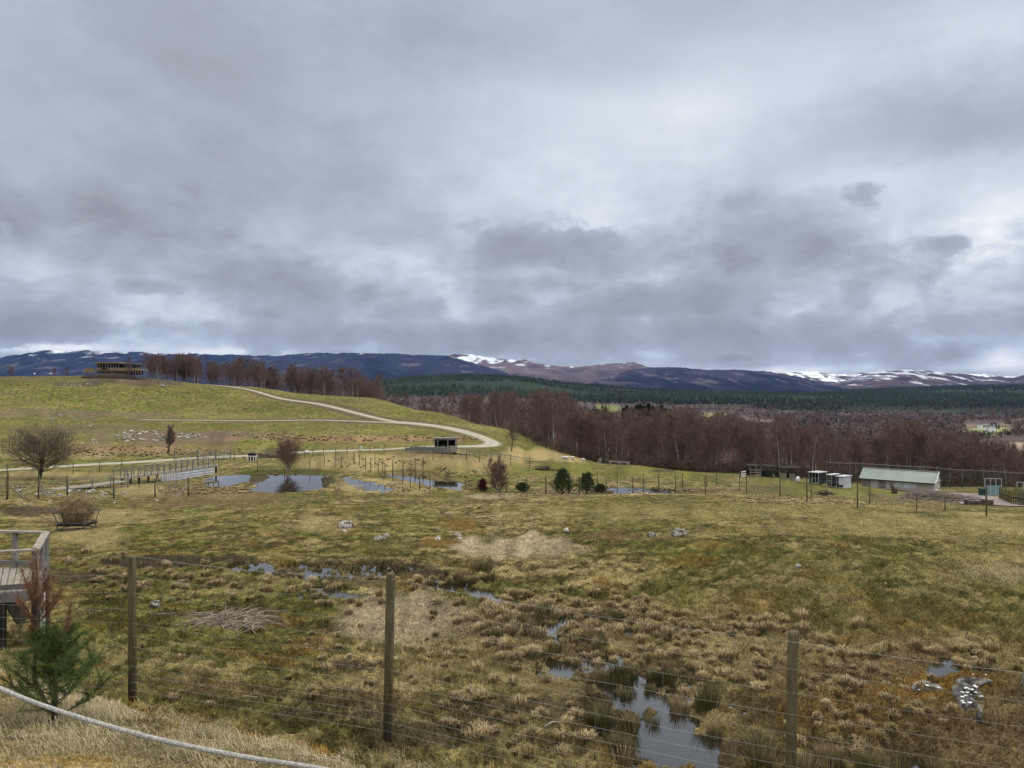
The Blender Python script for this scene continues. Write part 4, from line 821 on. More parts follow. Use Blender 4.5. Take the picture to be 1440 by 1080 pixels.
for x in (0, L_): MB().add([(x-.05, 0, ze), (x-.05, dpt, ze), (x-.05, dpt/2, zr_-.06), (x+.05, 0, ze), (x+.05, dpt, ze), (x+.05, dpt/2, zr_-.06)], [(0, 1, 2), (5, 4, 3), (0, 3, 4, 1), (1, 4, 5, 2), (2, 5, 3, 0)]).build('gable', M['white_board'], t)
MB().bar((L_+.27, -.38, ze-.1), (L_+.27, dpt/2, zr_+.02), .05, .3).build('barge_board', M['white'], t)
MB().box((L_*.62, -.03, ze*.55), (3.2, .04, ze*.55)).build('shutter', M['white_board'], t)
MB().box((L_*.30, -.03, ze*.5), (1.1, .04, ze*.85)).build('door', M['grey_wood'], t)
p = pt(1315.5, 683, 121); b = thing('metal_scoop', 'pale metal scoop lying against the right end of the shed', 'scoop', (p[0], p[1], gz(p[0], p[1]))); MB().lathe([(.2, 0), (.35, .25), (.3, .5), (.32, .52), (.36, .25), (.24, -.02)], 12).build('bowl', M['white_board'], b, True); MB().tube([(.2, 0, .4), (.8, 0, .7)], .04, 6).build('handle', M['steel'], b)
# ---- white roofed pens
q0 = pt(1137, 679, 117); q1 = pt(1193, 684, 112); 
for k in range(3):
    a = lerp(q0, q1, (0, .46, .70)[k]+.01); b = lerp(q0, q1, (.44, .68, 1)[k]-.01); g = gz(a[0], a[1]); w = b[0]-a[0]; hh = P(1140, 664, 117)[2]-g+(.05, -.1, -.2)[k]
    t = thing('wire_pen', ['widest wire pen with flat white roof, left of three', 'narrow middle wire pen with flat white roof', 'wire pen with white roof and white end wall nearest the shed'][k], 'pen', (a[0], a[1], g), math.atan2(q1[1]-q0[1], q1[0]-q0[0]), 'white roofed pens')
    MB().box((w/2, 1.1, hh), (w+.15, 2.6, .1)).build('roof', M['white_board'], t); MB().box((w/2, 2.2, hh/2), (w, .06, hh-.1)).build('back_wall', M['netting'], t)
    for x in np.linspace(.05, w-.05, 3 if k else 4): MB().box((x, 0, hh/2-.02), (.09, .09, hh-.06)).build('frame_post', M['pale_wood'], t)
    mb = MB(); [mb.bar((0, 0, z), (w, 0, z), .06, .07) for z in (.15, hh*.5)]; mb.build('frame_rail', M['blue_panel'], t)
    MB().box((.03, 1.1, hh/2), (.05, 2.1, hh-.1)).build('side_wall', M['netting'], t)
    MB().box((w-.03, 1.1, hh/2), (.05, 2.15, hh-.1)).build('side_wall', M['white_board'] if k == 2 else M['netting'], t)
    if k == 2: MB().box((w-.35, -.05, hh*.62), (.7, .04, hh*.6)).build('end_panel', M['white_board'], t)
# ---- pallet panels
for k, (a, b, y0_, y1_) in enumerate(((1096, 1109, 673.5, 674.5), (1110, 1121, 675, 675.5))):
    u = pt(a, y0_, 119); v = pt(b, y1_, 118); g = gz(u[0], u[1]); t = thing('pallet_panel', ['pale slatted pallet panel on the left of the pair', 'pale slatted pallet panel nearer the white roofed pens'][k], 'pallet', (u[0], u[1], g), 0, 'pallet panels'); w = v[0]-u[0]
    mb = MB(); [mb.box((w/2, -.04, .22+.28*i), (w, .03, .19)) for i in range(4)]; mb.build('slats', M['stick'], t)
    for x in (.1, w-.1): MB().box((x, 0, .6), (.1, .05, 1.3)).build('upright', M['grey_wood'], t)
p = pt(1122, 672, 119); V, Q = lumpy(14, 8, .3, .3, .45, 52, .2, .3); b = tag(mk('white_drum', V, Q, M['white'], smooth=True), 'white drum at the end of the pallet panels', 'drum'); b.location = (p[0], p[1], gz(p[0], p[1])+.15)
# dark netted shelters behind the pallets
for k, (a, b, D, top_, lab) in enumerate(((1055, 1070, 124, 655, 'dark netted shelter with wooden rails beside the white gate'), (1078, 1094, 124, 656, 'dark netted shelter behind a thin pale birch'), (1098, 1128, 126, 658, 'widest dark netted shelter behind the pallet panels'))):
    u = P(a, 670, D); w = P(b, 670, D)[0]-u[0]; g = gz(u[0]+w/2, D)-.1; hh = P(a, top_, D)[2]-g; t = thing('netted_shelter', lab, 'shelter', (u[0], D, g), 0, 'dark netted shelters')
    MB().box((w/2, 1.5, hh), (w+.2, 3.2, .06)).build('roof', M['dark_wood'], t); MB().box((w/2, 3, hh*.25), (w, .06, hh*.5)).build('back_wall', M['dark_wood'], t)
    for x in (0, w*.5, w): MB().box((x, 0, hh/2), (.11, .11, hh)).build('post', M['dark_wood'] if k else M['grey_wood'], t)
    mb = MB(); [mb.bar((0, -.03, z), (w, -.03, z), .04, .13) for z in (.35, .8, 1.2)]; mb.build('rails', M['stick'] if k == 0 else M['dark_wood'], t)
    wv = MB(); [wv.tube([(w*i/14, 0, 0), (w*i/14, 0, hh)], .014, 3) for i in range(15)]; [wv.tube([(0, 0, hh*i/6), (w, 0, hh*i/6)], .014, 3) for i in range(1, 6)]; wv.build('netting', M['netting'], t)
p = pt(1045, 673, 118); g = gz(p[0], p[1]); t = thing('white_gate', 'small white barred gate at the wood edge', 'gate', (p[0], p[1], g), .25)
for x in (-.45, .5): MB().box((x, 0, .8), (.1, .1, 1.7)).build('gate_post', M['dark_wood'], t)
mb = MB(); [mb.bar((-.4, -.02, .25+.35*i), (.46, -.02, .38+.35*i), .04, .16) for i in range(3)]; mb.build('gate_bars', M['white'], t)
# ---- yard, cut logs, palisade, blue panels
ypx = [(1312,683,117),(1335,688,110),(1348,700,98),(1352,708,93),(1385,711,91),(1425,712,90),(1470,712,91),(1440,700,100),(1405,690,110),(1385,684,117),(1340,682,120)]
mb = MB(); yp = [(P(a, b, D)[0], D) for a, b, D in ypx]; cc = np.mean(yp, 0); V = [(cc[0], cc[1], gz(*cc)+.12)]
NS = 5
for k in range(len(yp)):
    for s in range(NS):
        q = np.array(yp[k])*(1-s/NS)+np.array(yp[(k+1) % len(yp)])*s/NS
        V += [tuple(cc*(1-f)+q*f)+(0,) for f in (.33, .66, 1)]
V = [(a, b, gz(a, b)+.10) for a, b, _ in V]; n = len(yp)*NS; Fc = []
for k in range(n):
    a = 1+k*3; b = 1+((k+1) % n)*3; Fc += [(0, b, a), (a, b, b+1, a+1), (a+1, b+1, b+2, a+2)]
tag(MB().add(V, Fc).build('yard', M['concrete'], smooth=True), kind='structure')
LL = ['leftmost short log in the row by the yard', 'low log second from the left by the yard', 'tall log standing highest in the middle of the yard row', 'low log just right of the tallest one', 'wide upright log left of the thick fence post', 'rightmost upright log by the yard']
for k, (px, y0_, y1_) in enumerate([(1359,703,711),(1366,706,712),(1372,702,708.5),(1375,707,713),(1382.5,702.5,711.5),(1393,705,713.5)]):
    D = 90+(712-y1_)*.6; p = P(px, y1_, D); g = gz(p[0], D); h = (y1_-y0_)*D/F; r = (.27, .22, .3, .24, .3, .33)[k]
    t = thing('cut_log', LL[k], 'log', (p[0], D, g), 0, 'upright cut logs in the yard'); MB().lathe([(r*1.1, -.2), (r, .1), (r*.97, h), (r*.9, h+.01)], 10).build('trunk_section', M['darkbark'], t, True); MB().lathe([(r*.9, h+.01), (r*.88, h+.03)], 10).build('sawn_face', M['stick'], t)
a0, a1, a2 = (1402, 679, 108), (1418, 690, 99), (1440, 712, 90); pp = []
for k in range(8): s = k/7; pp.append((1402+16*s, 108-9*s))
for k in range(1, 12): s = k/11; pp.append((1418+30*s, 99-10*s))
base_ = [(P(px, 0, D)[0], D, gz(P(px, 0, D)[0], D)) for px, D in pp]; t = thing('log_palisade', 'mossy green palisade of upright logs at the right edge', 'palisade', base_[0])
for k, b in enumerate(base_):
    hh = random.uniform(.93, 1.05)*(1.75 if k < 8 else 2.0); r = .085; MB().lathe([(r, -.3), (r, hh), (r*.6, hh+.12)], 8).build('palisade_log', M['mossy'], t, True).location = A3(b)-A3(base_[0])
mb = MB(); [mb.bar(A3(a)+A3((0, .2, .9)), A3(b)+A3((0, .2, .9)), .06, .15) for a, b in zip(base_[:-1], base_[1:])]; mb.build('back_rail', M['dark_wood'], t, off=base_[0])
for k, (a, b, D, y0_, y1_, lab) in enumerate(((1385, 1404, 116, 673, 690, 'blue grey panelled screen left of the log palisade'), (1430, 1452, 104, 678, 694, 'blue grey screen behind the log palisade at the frame edge'))):
    u = P(a, y1_, D); w = P(b, 0, D)[0]-u[0]; g = gz(u[0], D); hh = P(a, y0_, D)[2]-g; t = thing('screen_panel', lab, 'screen', (u[0], D, g), 0, 'blue grey screens')
    MB().box((w/2, 0, hh*.3), (w, .05, hh*.58)).build('panel', M['blue_panel'], t); mb = MB()
    for x in np.linspace(0, w, 4): mb.box((x, -.03, hh/2), (.06, .05, hh))
    mb.bar((0, -.03, hh), (w, -.03, hh), .05, .06); mb.build('frame', M['white_board'], t)
    wv = MB(); [wv.tube([(x, 0, hh*.58), (x, 0, hh)], .012, 3) for x in np.linspace(.1, w-.1, 18)]; wv.build('mesh', M['netting'], t)
p = pt(1382, 690, 114); t = thing('green_bin', 'dark green lidded bin at the back of the yard', 'bin', (p[0], p[1], gz(p[0], p[1]))); MB().box((0, 0, .55), (.85, .7, 1.1), 0, 1.08).build('body', M['dark_green'], t); MB().box((0, 0, 1.15), (1.0, .85, .1)).build('lid', M['dark_green'], t)
# ---- timber frame at the wood edge, and white things
p = pt(856, 660, 131); w = P(884, 0, 130)[0]-p[0]; g = gz(p[0]+w/2, 130)-.1; hh = P(856, 648.5, 131)[2]-g; t = thing('timber_frame', 'open pale timber frame with one long top beam at the wood edge', 'frame', (p[0], 131, g)); MB().bar((0, 0, hh), (w, -1.5, hh-.12), .16, .2).build('top_beam', M['pale_wood'], t)
for s in (.08, .5, .95): MB().bar((w*s, -1.5*s, 0), (w*s, -1.5*s, hh-.12), .2, .2).build('upright', M['pale_wood'], t)
for k, (px, lab) in enumerate(((792, 'left white tub beside the boardwalk end'), (797, 'widest white tub beside the boardwalk end'), (805, 'right white tub near the boardwalk end'), (820, 'small greyish tub standing apart near the boardwalk end'))):
    p = P(px, 653, 148); r = (.28, .42, .34, .3)[k]; t = tag(MB().lathe([(r*.8, 0), (r, .5+.2*(k == 2)), (r*1.08, .55+.2*(k == 2)), (r*.9, .6+.2*(k == 2))], 12).build('feed_tub', M['white'], smooth=True), lab, 'tub', 'white feed tubs'); t.location = (p[0], 148, max(gz(p[0], 148), P(px, 653.5, 148)[2]))
# ---- sticks and brushwood
def sticks(n, rx, ry, hz, L0, L1, r, seed):
    rg = random.Random(seed); mb = MB()
    for _ in range(n):
        a = rg.uniform(0, 2*PI); q = math.sqrt(rg.random()); x, y = rx*q*math.cos(a), ry*q*math.sin(a); L_ = rg.uniform(L0, L1); th = rg.uniform(0, 2*PI); up = rg.uniform(-.06, .2); z = rg.uniform(.02, hz)*(1-q*.7)
        p = np.array([x, y, z]); ps = [p]; bend = rg.uniform(-.5, .5)
        for k in range(4): p = p+np.array([math.cos(th)*L_/4, math.sin(th)*L_/4, up*L_/4]); th += bend*.4+rg.uniform(-.2, .2); up -= .12; p[2] = max(.01, p[2]); ps.append(p)
        r0 = r*rg.uniform(.5, 1.4); mb.tube(ps, [r0, r0*.9, r0*.75, r0*.6, r0*.35], 5)
        if rg.random() < .5: q = ps[2]; t2 = th+rg.choice((-1, 1))*.9; mb.tube([q, q+np.array([math.cos(t2)*L_*.25, math.sin(t2)*L_*.25, .05]), q+np.array([math.cos(t2+.3)*L_*.4, math.sin(t2+.3)*L_*.4, .04])], [r0*.6, r0*.45, r0*.2], 4)
    return mb
p = G(322, 874); o_ = sticks(230, .78, .5, .13, .3, 1.0, .011, 3).build('stick_pile', M['stick'], smooth=True); o_.location = p; tag(o_, 'low heap of bleached sticks on the grass between two near posts', 'stick pile')
p = pt(1322, 693, 104); p = (p[0], p[1], gz(p[0], p[1])); o_ = sticks(700, 3.6, 5, 1.3, .8, 2.8, .035, 5).build('branch_pile', M['stick'], smooth=True); o_.location = p; tag(o_, 'sprawling grey brown pile of cut branches in front of the shed', 'branch pile')
V, Q = lumpy(30, 10, 3.4, 4.6, .75, 61, .3, 0); o_ = tag(mk('peat_mound', V, Q, M['mound'], smooth=True), 'low dark earth heap under the cut branches', 'mound'); o_.location = p
for px, py, L_, th, lab in ((228,866,.55,.4,'curved pale stick just right of the left fence post'),(607,852,.5,1.0,'crooked pale twig right of the middle fence post'),(776,1022,.22,.6,'short thick white stick lying by the near pool'),(345,983,.5,0.02,'dark stick lying on the grass behind the rope'),(700,905,.45,-.5,'thin pale twig on the grass left of the pools'),(1300,692,1.0,.5,'pale plank leaning on the branch pile'),(125,862,.6,.1,'long thin pale stick beyond the little pine'),(1045,688,1.2,.9,'short white plank lying before the wood gate'),(975,688,3.0,.5,'pale slanting pole at the wet ditch')):
    p = G(px, py); r = .012 if p[1] < 30 else .05; ps = [(-L_/2*math.cos(th), -L_/2*math.sin(th), .03), (0, .04*L_, .06), (L_*.3*math.cos(th), L_*.3*math.sin(th), .05), (L_/2*math.cos(th), L_/2*math.sin(th), .04)]
    o_ = MB().tube(ps, [r*1.2, r, r*.9, r*.5], 6).build('loose_stick', M['stick'] if p[1] > 30 or L_ > .3 else M['pale_wood'], smooth=True); o_.location = p; tag(o_, lab, 'stick')
p = G(1160, 697); mb = sticks(26, .7, .5, .9, .5, 1.3, .09, 8); o_ = mb.build('root_heap', M['darkbark'], smooth=True); o_.location = p; tag(o_, 'dark heap of roots and stumps alone on the green paddock', 'root heap')
p = G(1258, 694); mb = MB(); mb.tube([(0, 0, -.1), (-.1, 0, .5), (-.5, 0, 1.3), (-.62, 0, 1.7)], [.5, .34, .16, .06], 8); mb.tube([(.1, 0, .1), (.35, 0, .55), (.4, 0, .8)], [.3, .22, .1], 7); o_ = mb.build('split_stump', M['darkbark'], smooth=True); o_.location = p; tag(o_, 'dark split tree stump pointing up and left before the shed', 'stump')
p = G(764, 661); mb = sticks(30, 1.2, .7, .9, .8, 2.0, .09, 9); o_ = mb.build('root_heap', M['darkbark'], smooth=True); o_.location = p; tag(o_, 'dark heap of roots behind the taller green pine', 'root heap')
p = G(386, 643, 130); mb = sticks(150, 3.2, 1.5, 1.6, 1.0, 3.0, .05, 12); o_ = mb.build('brush_heap', M['limb2'], smooth=True); o_.location = p; tag(o_, 'purple grey heap of brushwood behind the pond bush', 'brush heap')
# ---- boulders and rocks
def rock(seed, sx, sy, sz, n=22):
    u = np.linspace(0, 2*PI, n, endpoint=False); v = np.linspace(-PI/2, PI/2, n//2+1); U, V_ = np.meshgrid(u, v, indexing='ij')
    d = np.stack([np.cos(V_)*np.cos(U), np.cos(V_)*np.sin(U), np.sin(V_)], -1); rg = np.random.default_rng(seed); r = np.ones(U.shape)
    for _ in range(11):
        nn = rg.normal(0, 1, 3); nn /= np.linalg.norm(nn); k = rg.uniform(.55, .95); dn = d@nn; r = np.minimum(r, np.where(dn > .1, k/np.maximum(dn, .1), 9))
    r = r*(1+.34*(fbm(d[..., 0]*3+seed, d[..., 1]*3+d[..., 2]*2, 4, seed % 50, .6)-.5))
    p = d*r[..., None]*np.array([sx, sy, sz]); m_ = len(v); a, b_ = np.meshgrid(np.arange(n), np.arange(m_-1), indexing='ij')
    return p.reshape(-1, 3), np.stack([a*m_+b_, ((a+1) % n)*m_+b_, ((a+1) % n)*m_+b_+1, a*m_+b_+1], -1).reshape(-1, 4)
RK = {}
def boulder(px, py, w, lab, pale=False, hr=.55, name='boulder', cat='boulder', group=None, dm=0, sink=.3, seed=None):
    p = G(px, py, dm); wm = w*p[1]/F/2; k = (seed if seed is not None else int(px) % 8, pale)
    if k not in RK: V, Q = rock(k[0]+3, 1, 1, 1); o = mk(name, V, Q, M['palestone' if pale else 'stone'], smooth=True); RK[k] = o
    else: o = RK[k].copy(); C.objects.link(o)
    o.scale = (wm, wm*random.uniform(.7, 1.1), wm*hr*2*.7); o.rotation_euler = (random.uniform(-.15, .15), random.uniform(-.15, .15), random.uniform(0, 6)); o.location = (p[0], p[1], p[2]+wm*hr*2*.7*(.5-sink)); 
    return tag(o, lab, cat, group)
NB = [(488,743,25,'broad grey boulder alone on the left of the field',0),(532,760,14,'small grey rock left in a pair below the broad boulder',0),(543,757,15,'flat grey rock right in a pair below the broad boulder',0),(616,759,12,'white speckled rock on the orange moss left of the straw patch',1),(643,754,14,'grey rock near the left rim of the round straw patch',0),(646,758,7,'little white stone under the grey rock by the straw patch',1),(797,749,12,'pale rock right of the round straw patch',1),(918,756,18,'dark and white rock in the middle of the field',0),(955,753,26,'long dark rock beside the smaller speckled one in mid field',0),(217,853,21,'lichened rock left of the stick heap',0),(1122,797,9,'small pale grey stone on the dark slope',1),(1246,821,4,'tiny white stone on the dark right hand slope',1),(484,748,9,'pale chip of stone just under the broad boulder',1)]
for px, py, w, lab, pale in NB: boulder(px, py, w, lab, bool(pale))
# outcrop in the right foreground
p = G(1365, 985); t = thing('rock_outcrop', 'lichened rock outcrop with white blotches at the lower right', 'rock', p)
for k, (dx_, dy_, dz_, sx, sy, sz, pl_a) in enumerate(((-.02, -.05, .07, .15, .5, .22, 0), (-.42, -.72, .03, .15, .34, .2, 0), (-.36, .5, .0, .26, .12, .12, 0), (.35, .45, .0, .32, .13, .12, 0), (1.02, .05, -.04, .22, .2, .16, 0))):
    V, Q = rock(70+k, sx, sy, sz, 40); mk('rock_block', V, Q, M['wet_stone'], t, smooth=True).location = (dx_, dy_, dz_+gz(p[0]+dx_, p[1]+dy_)-p[2])
for k in range(34):
    a = random.random(); x = random.choice([random.uniform(-.13, .13), random.uniform(-.13, .13), random.uniform(-.6, .6)]); y = random.uniform(-.85, .3) if abs(x) < .16 else random.uniform(.38, .56)
    x += .58*y if abs(x) < .16 and y < .35 else 0
    s = random.uniform(.010, .030); V, Q = rock(90+k % 6, s*1.3, s, s*.35, 12); zz_ = (.22 if y > -.45 else .17) if y < .35 else .08
    mk('lichen_patch', V, Q, M['white'], t, smooth=True).location = (x, y, gz(p[0]+x, p[1]+y)-p[2]+zz_+random.uniform(-.05, .0))
# rock scatter on the hill, the stones by the walkway and in the bog
def scatter(n, cx, cy, rx, ry, w0, w1, lab, group, pale=.3, dm=0, hr=.5):
    for _ in range(n):
        a = random.uniform(0, 2*PI); q = math.sqrt(random.random()); boulder(cx+rx*q*math.cos(a), cy+ry*q*math.sin(a), random.uniform(w0, w1), lab, random.random() < pale, hr, 'rock', 'rock', group, dm)
scatter(80, 200, 614, 42, 8, 1.5, 7, 'grey white rock in the long stony bank above the track', 'rocks in the stony bank', .35, 140)
scatter(34, 272, 614, 22, 5, 1.5, 6, 'grey white rock in the stony bank right of the small leaning tree', 'rocks right of the leaning tree', .4, 140)
scatter(34, 95, 593, 48, 12, 1.5, 6, 'dark rock on the slope above the bushy tree', 'rocks above the bushy tree', .12, 160)
scatter(8, 128, 622, 14, 6, 2, 5, 'small white stone on the slope right of the bushy tree', 'white stones on the slope', .9, 140)
scatter(34, 105, 541, 28, 3, 1.5, 4, 'dark rock in the stony band below the hilltop lodge', 'rocks below the lodge', .15, 250)
scatter(6, 230, 541, 7, 4, 3, 7, 'grey rock on the crest right of the lodge', 'rocks right of the lodge', .2, 250)
scatter(9, 20, 552, 20, 7, 2, 4.5, 'dark stone on the hillside at the left edge', 'dark stones at the left edge', 0, 250)
scatter(26, 85, 694, 90, 5, 4, 11, 'grey stone in the rubble bank under the left boardwalk', 'rubble under the boardwalk', .25, 55)
scatter(10, 150, 703, 110, 6, 2, 6, 'pale stone lying on the grass near the hay feeder', 'stones near the feeder', .8, 40)
scatter(14, 525, 685, 40, 6, 2, 4, 'small pale stone at the wet patch between the ponds', 'stones between the ponds', .5, 80)
scatter(12, 600, 722, 60, 12, 2, 4, 'tiny white stone scattered on the upper field', 'white stones on the upper field', .95, 35)
rx_, ry_, _ = P(847, 0, 178); rg_ = gz(rx_, 178); t = thing('rock_outcrop', 'pale broken crag showing between the birches behind the white tubs', 'rock', (rx_, 178, rg_+.6))
for k, (ax, ay, az_, sx, sy, sz) in enumerate(((0, 0, .3, 1.2, 1.0, 1.1), (.7, .3, 1.5, .8, .9, 1.1), (-.7, -.2, -.2, 1.0, 1.1, .7), (.4, -.5, .4, .6, .8, .5), (1.2, .5, 2.6, .5, .6, .7))): V, Q = rock(120+k, sx, sy, sz, 30); mk('rock_block', V, Q, M['stone' if k % 2 else 'palestone'], t, smooth=True).location = (ax, ay, az_)
# ---- white houses far off in the valley
for k, (px, py, D, w, lab) in enumerate(((1395.5, 603, 1120, 10, 'white house with a slate roof at the right end of the far field'), (1380, 600, 1180, 4.5, 'small white house left of the dark trees in the valley'), (1389.5, 603.5, 1110, 3.5, 'little white outbuilding left of the longer far house'))):
    p = P(px, py, D); g = gz(p[0], D); w_ = w*D/F; h = 3.6; g = max(g, P(px, py+.3, D)[2]); t = thing('white_house', lab, 'house', (p[0], D, g), .05, 'white houses in the valley')
    MB().box((0, 3, h/2-2), (w_, 6, h+4)).build('wall', M['white'], t)
    MB().add([(-w_/2-.3, -.3, h), (w_/2+.3, -.3, h), (w_/2+.3, 6.3, h), (-w_/2-.3, 6.3, h), (-w_/2-.3, 3, h+2.2), (w_/2+.3, 3, h+2.2)], [(0, 1, 5, 4), (2, 3, 4, 5), (0, 4, 3), (1, 2, 5), (0, 3, 2, 1)]).build('roof', M['slate'], t)
    for x in (-w_/2+.7, w_/2-.7)[:2 if k == 0 else 1]: MB().box((x, 3, h+2.4), (.9, .9, 1.8)).build('chimney', M['white'], t)
    for x in np.linspace(-w_/2+1.2, w_/2-1.2, max(2, int(w_/3))): MB().box((x, -.02, h*.55), (.9, .06, 1.2)).build('window', M['glass'], t)
# ================================================================== trees
def twig_tree(seed, H, spread, trunk_r, nl=24, up=.9, sub=6, tw=30, tl=.7, twr=.012, forks=1, low=.22, droop=0., lean=(0, 0)):
    rg = np.random.default_rng(seed); T = MB(); Lb = MB(); tv = []
    stems_ = []
    for f in range(forks):
        th = rg.uniform(0, 2*PI); n = 9; p = np.array([rg.normal(0, .12*(forks > 1)), rg.normal(0, .12*(forks > 1)), -.3]); ps = []; dv = np.array([math.cos(th), math.sin(th), 0])*(.0 if forks == 1 else .32*rg.uniform(.4, 1))+np.array([lean[0], lean[1], 0])
        hh = H*(1 if f == 0 else rg.uniform(.7, .95))
        for k in range(n+1):
            ps.append(p.copy()); dv = dv*.86+rg.normal(0, .045, 3)*[1, 1, 0]; p = p+np.array([dv[0], dv[1], 1.])*(hh+.3)/n
        rad = [trunk_r*(1-k/n)**.8*(1 if f == 0 else .8)+.012 for k in range(n+1)]; T.tube(ps, rad, 7); stems_.append((np.array(ps), rad, hh))
    for f, (ps, rad, hh) in enumerate(stems_):
        for k in range(int(nl/forks**.5)):
            s = low+(1-low)*((k+rg.random())/(nl/forks**.5)); i = min(s*9, 8.99); a = int(i); b = ps[a]+(ps[a+1]-ps[a])*(i-a); th = k*2.4+rg.uniform(-.5, .5)
            L_ = spread*(1.05-.75*s)*rg.uniform(.65, 1.15)*(1 if s > .3 else .8); d = np.array([math.cos(th), math.sin(th), up*rg.uniform(.6, 1.3)]); d /= np.linalg.norm(d); q = [b]; dd = d.copy(); r0 = max(.012, rad[a]*.45)
            for m in range(5): dd = dd+rg.normal(0, .09, 3)+np.array([0, 0, .10-droop*.08*m]); dd /= np.linalg.norm(dd); q.append(q[-1]+dd*L_/5)
            Lb.tube(q, [r0*(1-.17*m) for m in range(6)], 4, False)
            for m in range(sub):
                t_ = .25+.75*(m+rg.random())/sub; i2 = min(t_*5, 4.99); c = int(i2); b2 = q[c]+(q[c+1]-q[c])*(i2-c); d2 = (q[c+1]-q[c]); d2 /= np.linalg.norm(d2); sd_ = np.cross(d2, rg.normal(0, 1, 3)); sd_ /= np.linalg.norm(sd_); l2 = L_*.42*rg.uniform(.6, 1.2)*(1.15-t_*.5)
                e = [b2, b2+(d2*.6+sd_*.6)*l2*.5+np.array([0, 0, .03]), b2+(d2*.7+sd_*.95)*l2+np.array([0, 0, .15-droop*.3])*l2]; Lb.tube(e, [r0*.4, r0*.3, .006], 3, False)
                tt = rg.random(tw)[:, None]; bs_ = np.where(tt < .5, e[0]+(e[1]-e[0])*tt*2, e[1]+(e[2]-e[1])*(tt*2-1)); dr = (d2*.7+sd_*.5)+rg.normal(0, .55, (tw, 3))+np.array([0, 0, .25-droop]); dr /= np.linalg.norm(dr, axis=1)[:, None]
                sw = np.cross(dr, rg.normal(0, 1, (tw, 3))); sw /= np.linalg.norm(sw, axis=1)[:, None]; ln = tl*rg.uniform(.4, 1.2, (tw, 1)); tv.append(np.stack([bs_-sw*twr, bs_+sw*twr, bs_+dr*ln], 1))
    tv = np.concatenate(tv).reshape(-1, 3); return T, Lb, tv
def tree_thing(name, label, cat, mats, seed, group=None, **k):
    T, Lb, tv = twig_tree(seed, **k); t = thing(name, label, cat, (0, 0, 0), 0, group); T.build('trunk', mats[0], t, smooth=True)
    n0 = len(Lb.v); me = bpy.data.meshes.new('crown'); V = np.vstack([np.array(Lb.v), tv]); tri = [tuple(int(a) for a in x) for x in (np.arange(len(tv)).reshape(-1, 3)+n0)]
    me.from_pydata(V.tolist(), [], Lb.f+tri); me.materials.append(mats[1]); o = bpy.data.objects.new('crown', me); C.objects.link(o); o.parent = t
    return t
protos = []
for v in range(8): protos.append(tree_thing('birch_tree', '', 'tree', (M['bark' if v in (0, 1, 3, 5) else 'dull_bark'], M['limb']), 300+v, H=12, spread=4.6+.3*(v % 3), trunk_r=.11+.02*(v % 3), nl=28, up=1.0, sub=6, tw=29, tl=.85, twr=.0115, forks=(1, 1, 2, 1, 3, 1, 2, 1)[v], low=(.25, .35, .2, .3, .2, .4, .25, .3)[v], droop=.25))
_used = [False]*8
def birch(px, D, h, label, group, v=None, wid=1.):
    x = P(px, 0, D)[0]; v = random.randrange(8) if v is None else v; s = h/12.; sc = (s*wid*random.uniform(.85, 1.1), s*wid*random.uniform(.85, 1.1), s); loc = (x, D, gz(x, D)-.05); rz = random.uniform(0, 6.28)
    if not _used[v]:
        _used[v] = True; t = protos[v]; t.location = loc; t.rotation_euler = (0, 0, rz); t.scale = sc; tag(t, label, 'tree', group); return t
    return dup(protos[v], loc, rz, sc, label, group)
topy = lambda px: np.interp(px, [540,600,640,680,700,740,770,800,830,860,880,900,950,1000,1050,1090,1130,1160,1200,1240,1262,1280,1310,1360,1400,1440,1480], [548,552,556,556,552,549,552,560,571,584,581,577,578,584,588,590,601,611,611,597,594,597,609,611,621,632,632])
edge = lambda px: np.interp(px, [540,580,620,660,700,730,760,800,840,862,880,900,960,1000,1080,1200,1262,1320,1440,1500], [440,395,350,305,262,225,193,176,178,168,150,143,141,139,137,141,147,144,143,143])
n = 0
LABW = {0: ('bare silver birch at the front of the wood behind the pens', 'front birches of the wood'), 1: ('bare purple brown birch deeper in the wood', 'birches deeper in the wood')}
front = [x for x in np.arange(722, 1450, 9.5)]
for px in front:
    q = px+random.uniform(-4, 4); D = edge(q)+random.uniform(0, 6); x = P(q, 0, D)[0]; h = P(q, topy(q)+random.uniform(4, 22), D)[2]-gz(x, D)
    birch(q, D, min(max(h, 5), 17), *LABW[0]); n += 1
for k in range(112):
    q = random.uniform(715, 1465); D = edge(q)+random.uniform(8, 62); x = P(q, 0, D)[0]; h = P(q, topy(q)+random.uniform(-2, 8)+(random.random() < .2)*8, D)[2]-gz(x, D)
    birch(q, D, min(max(h, 6), 19), *LABW[1]); n += 1
for k in range(26):
    q = random.uniform(536, 722); D = edge(q)+random.uniform(4, 60); x = P(q, 0, D)[0]; h = P(q, topy(q)+random.uniform(0, 8), D)[2]-gz(x, D)
    birch(q, D, min(max(h, 6), 24), 'bare birch in the hollow behind the green ridge', 'birches behind the ridge'); n += 1
rt = lambda px: np.interp(px, [203,215,235,262,285,300,330,358,380,398,430,470,500,525,536], [503,499,501,502,511,514,509,508,518,515,516,521,523,529,536])
for k in range(70):
    q = random.choice([random.uniform(204, 282), random.uniform(292, 536), random.uniform(292, 536)]); D = np.interp(q, [200,340,430,500,540], [425,428,440,410,402])+random.uniform(0, 30); x = P(q, 0, D)[0]; h = P(q, rt(q)+random.uniform(0, 7), D)[2]-gz(x, D)
    birch(q, D, min(max(h*1.12, 7), 17), 'bare birch in the row along the crest of the green hill', 'birches on the hill crest', None, 1.35); n += 1
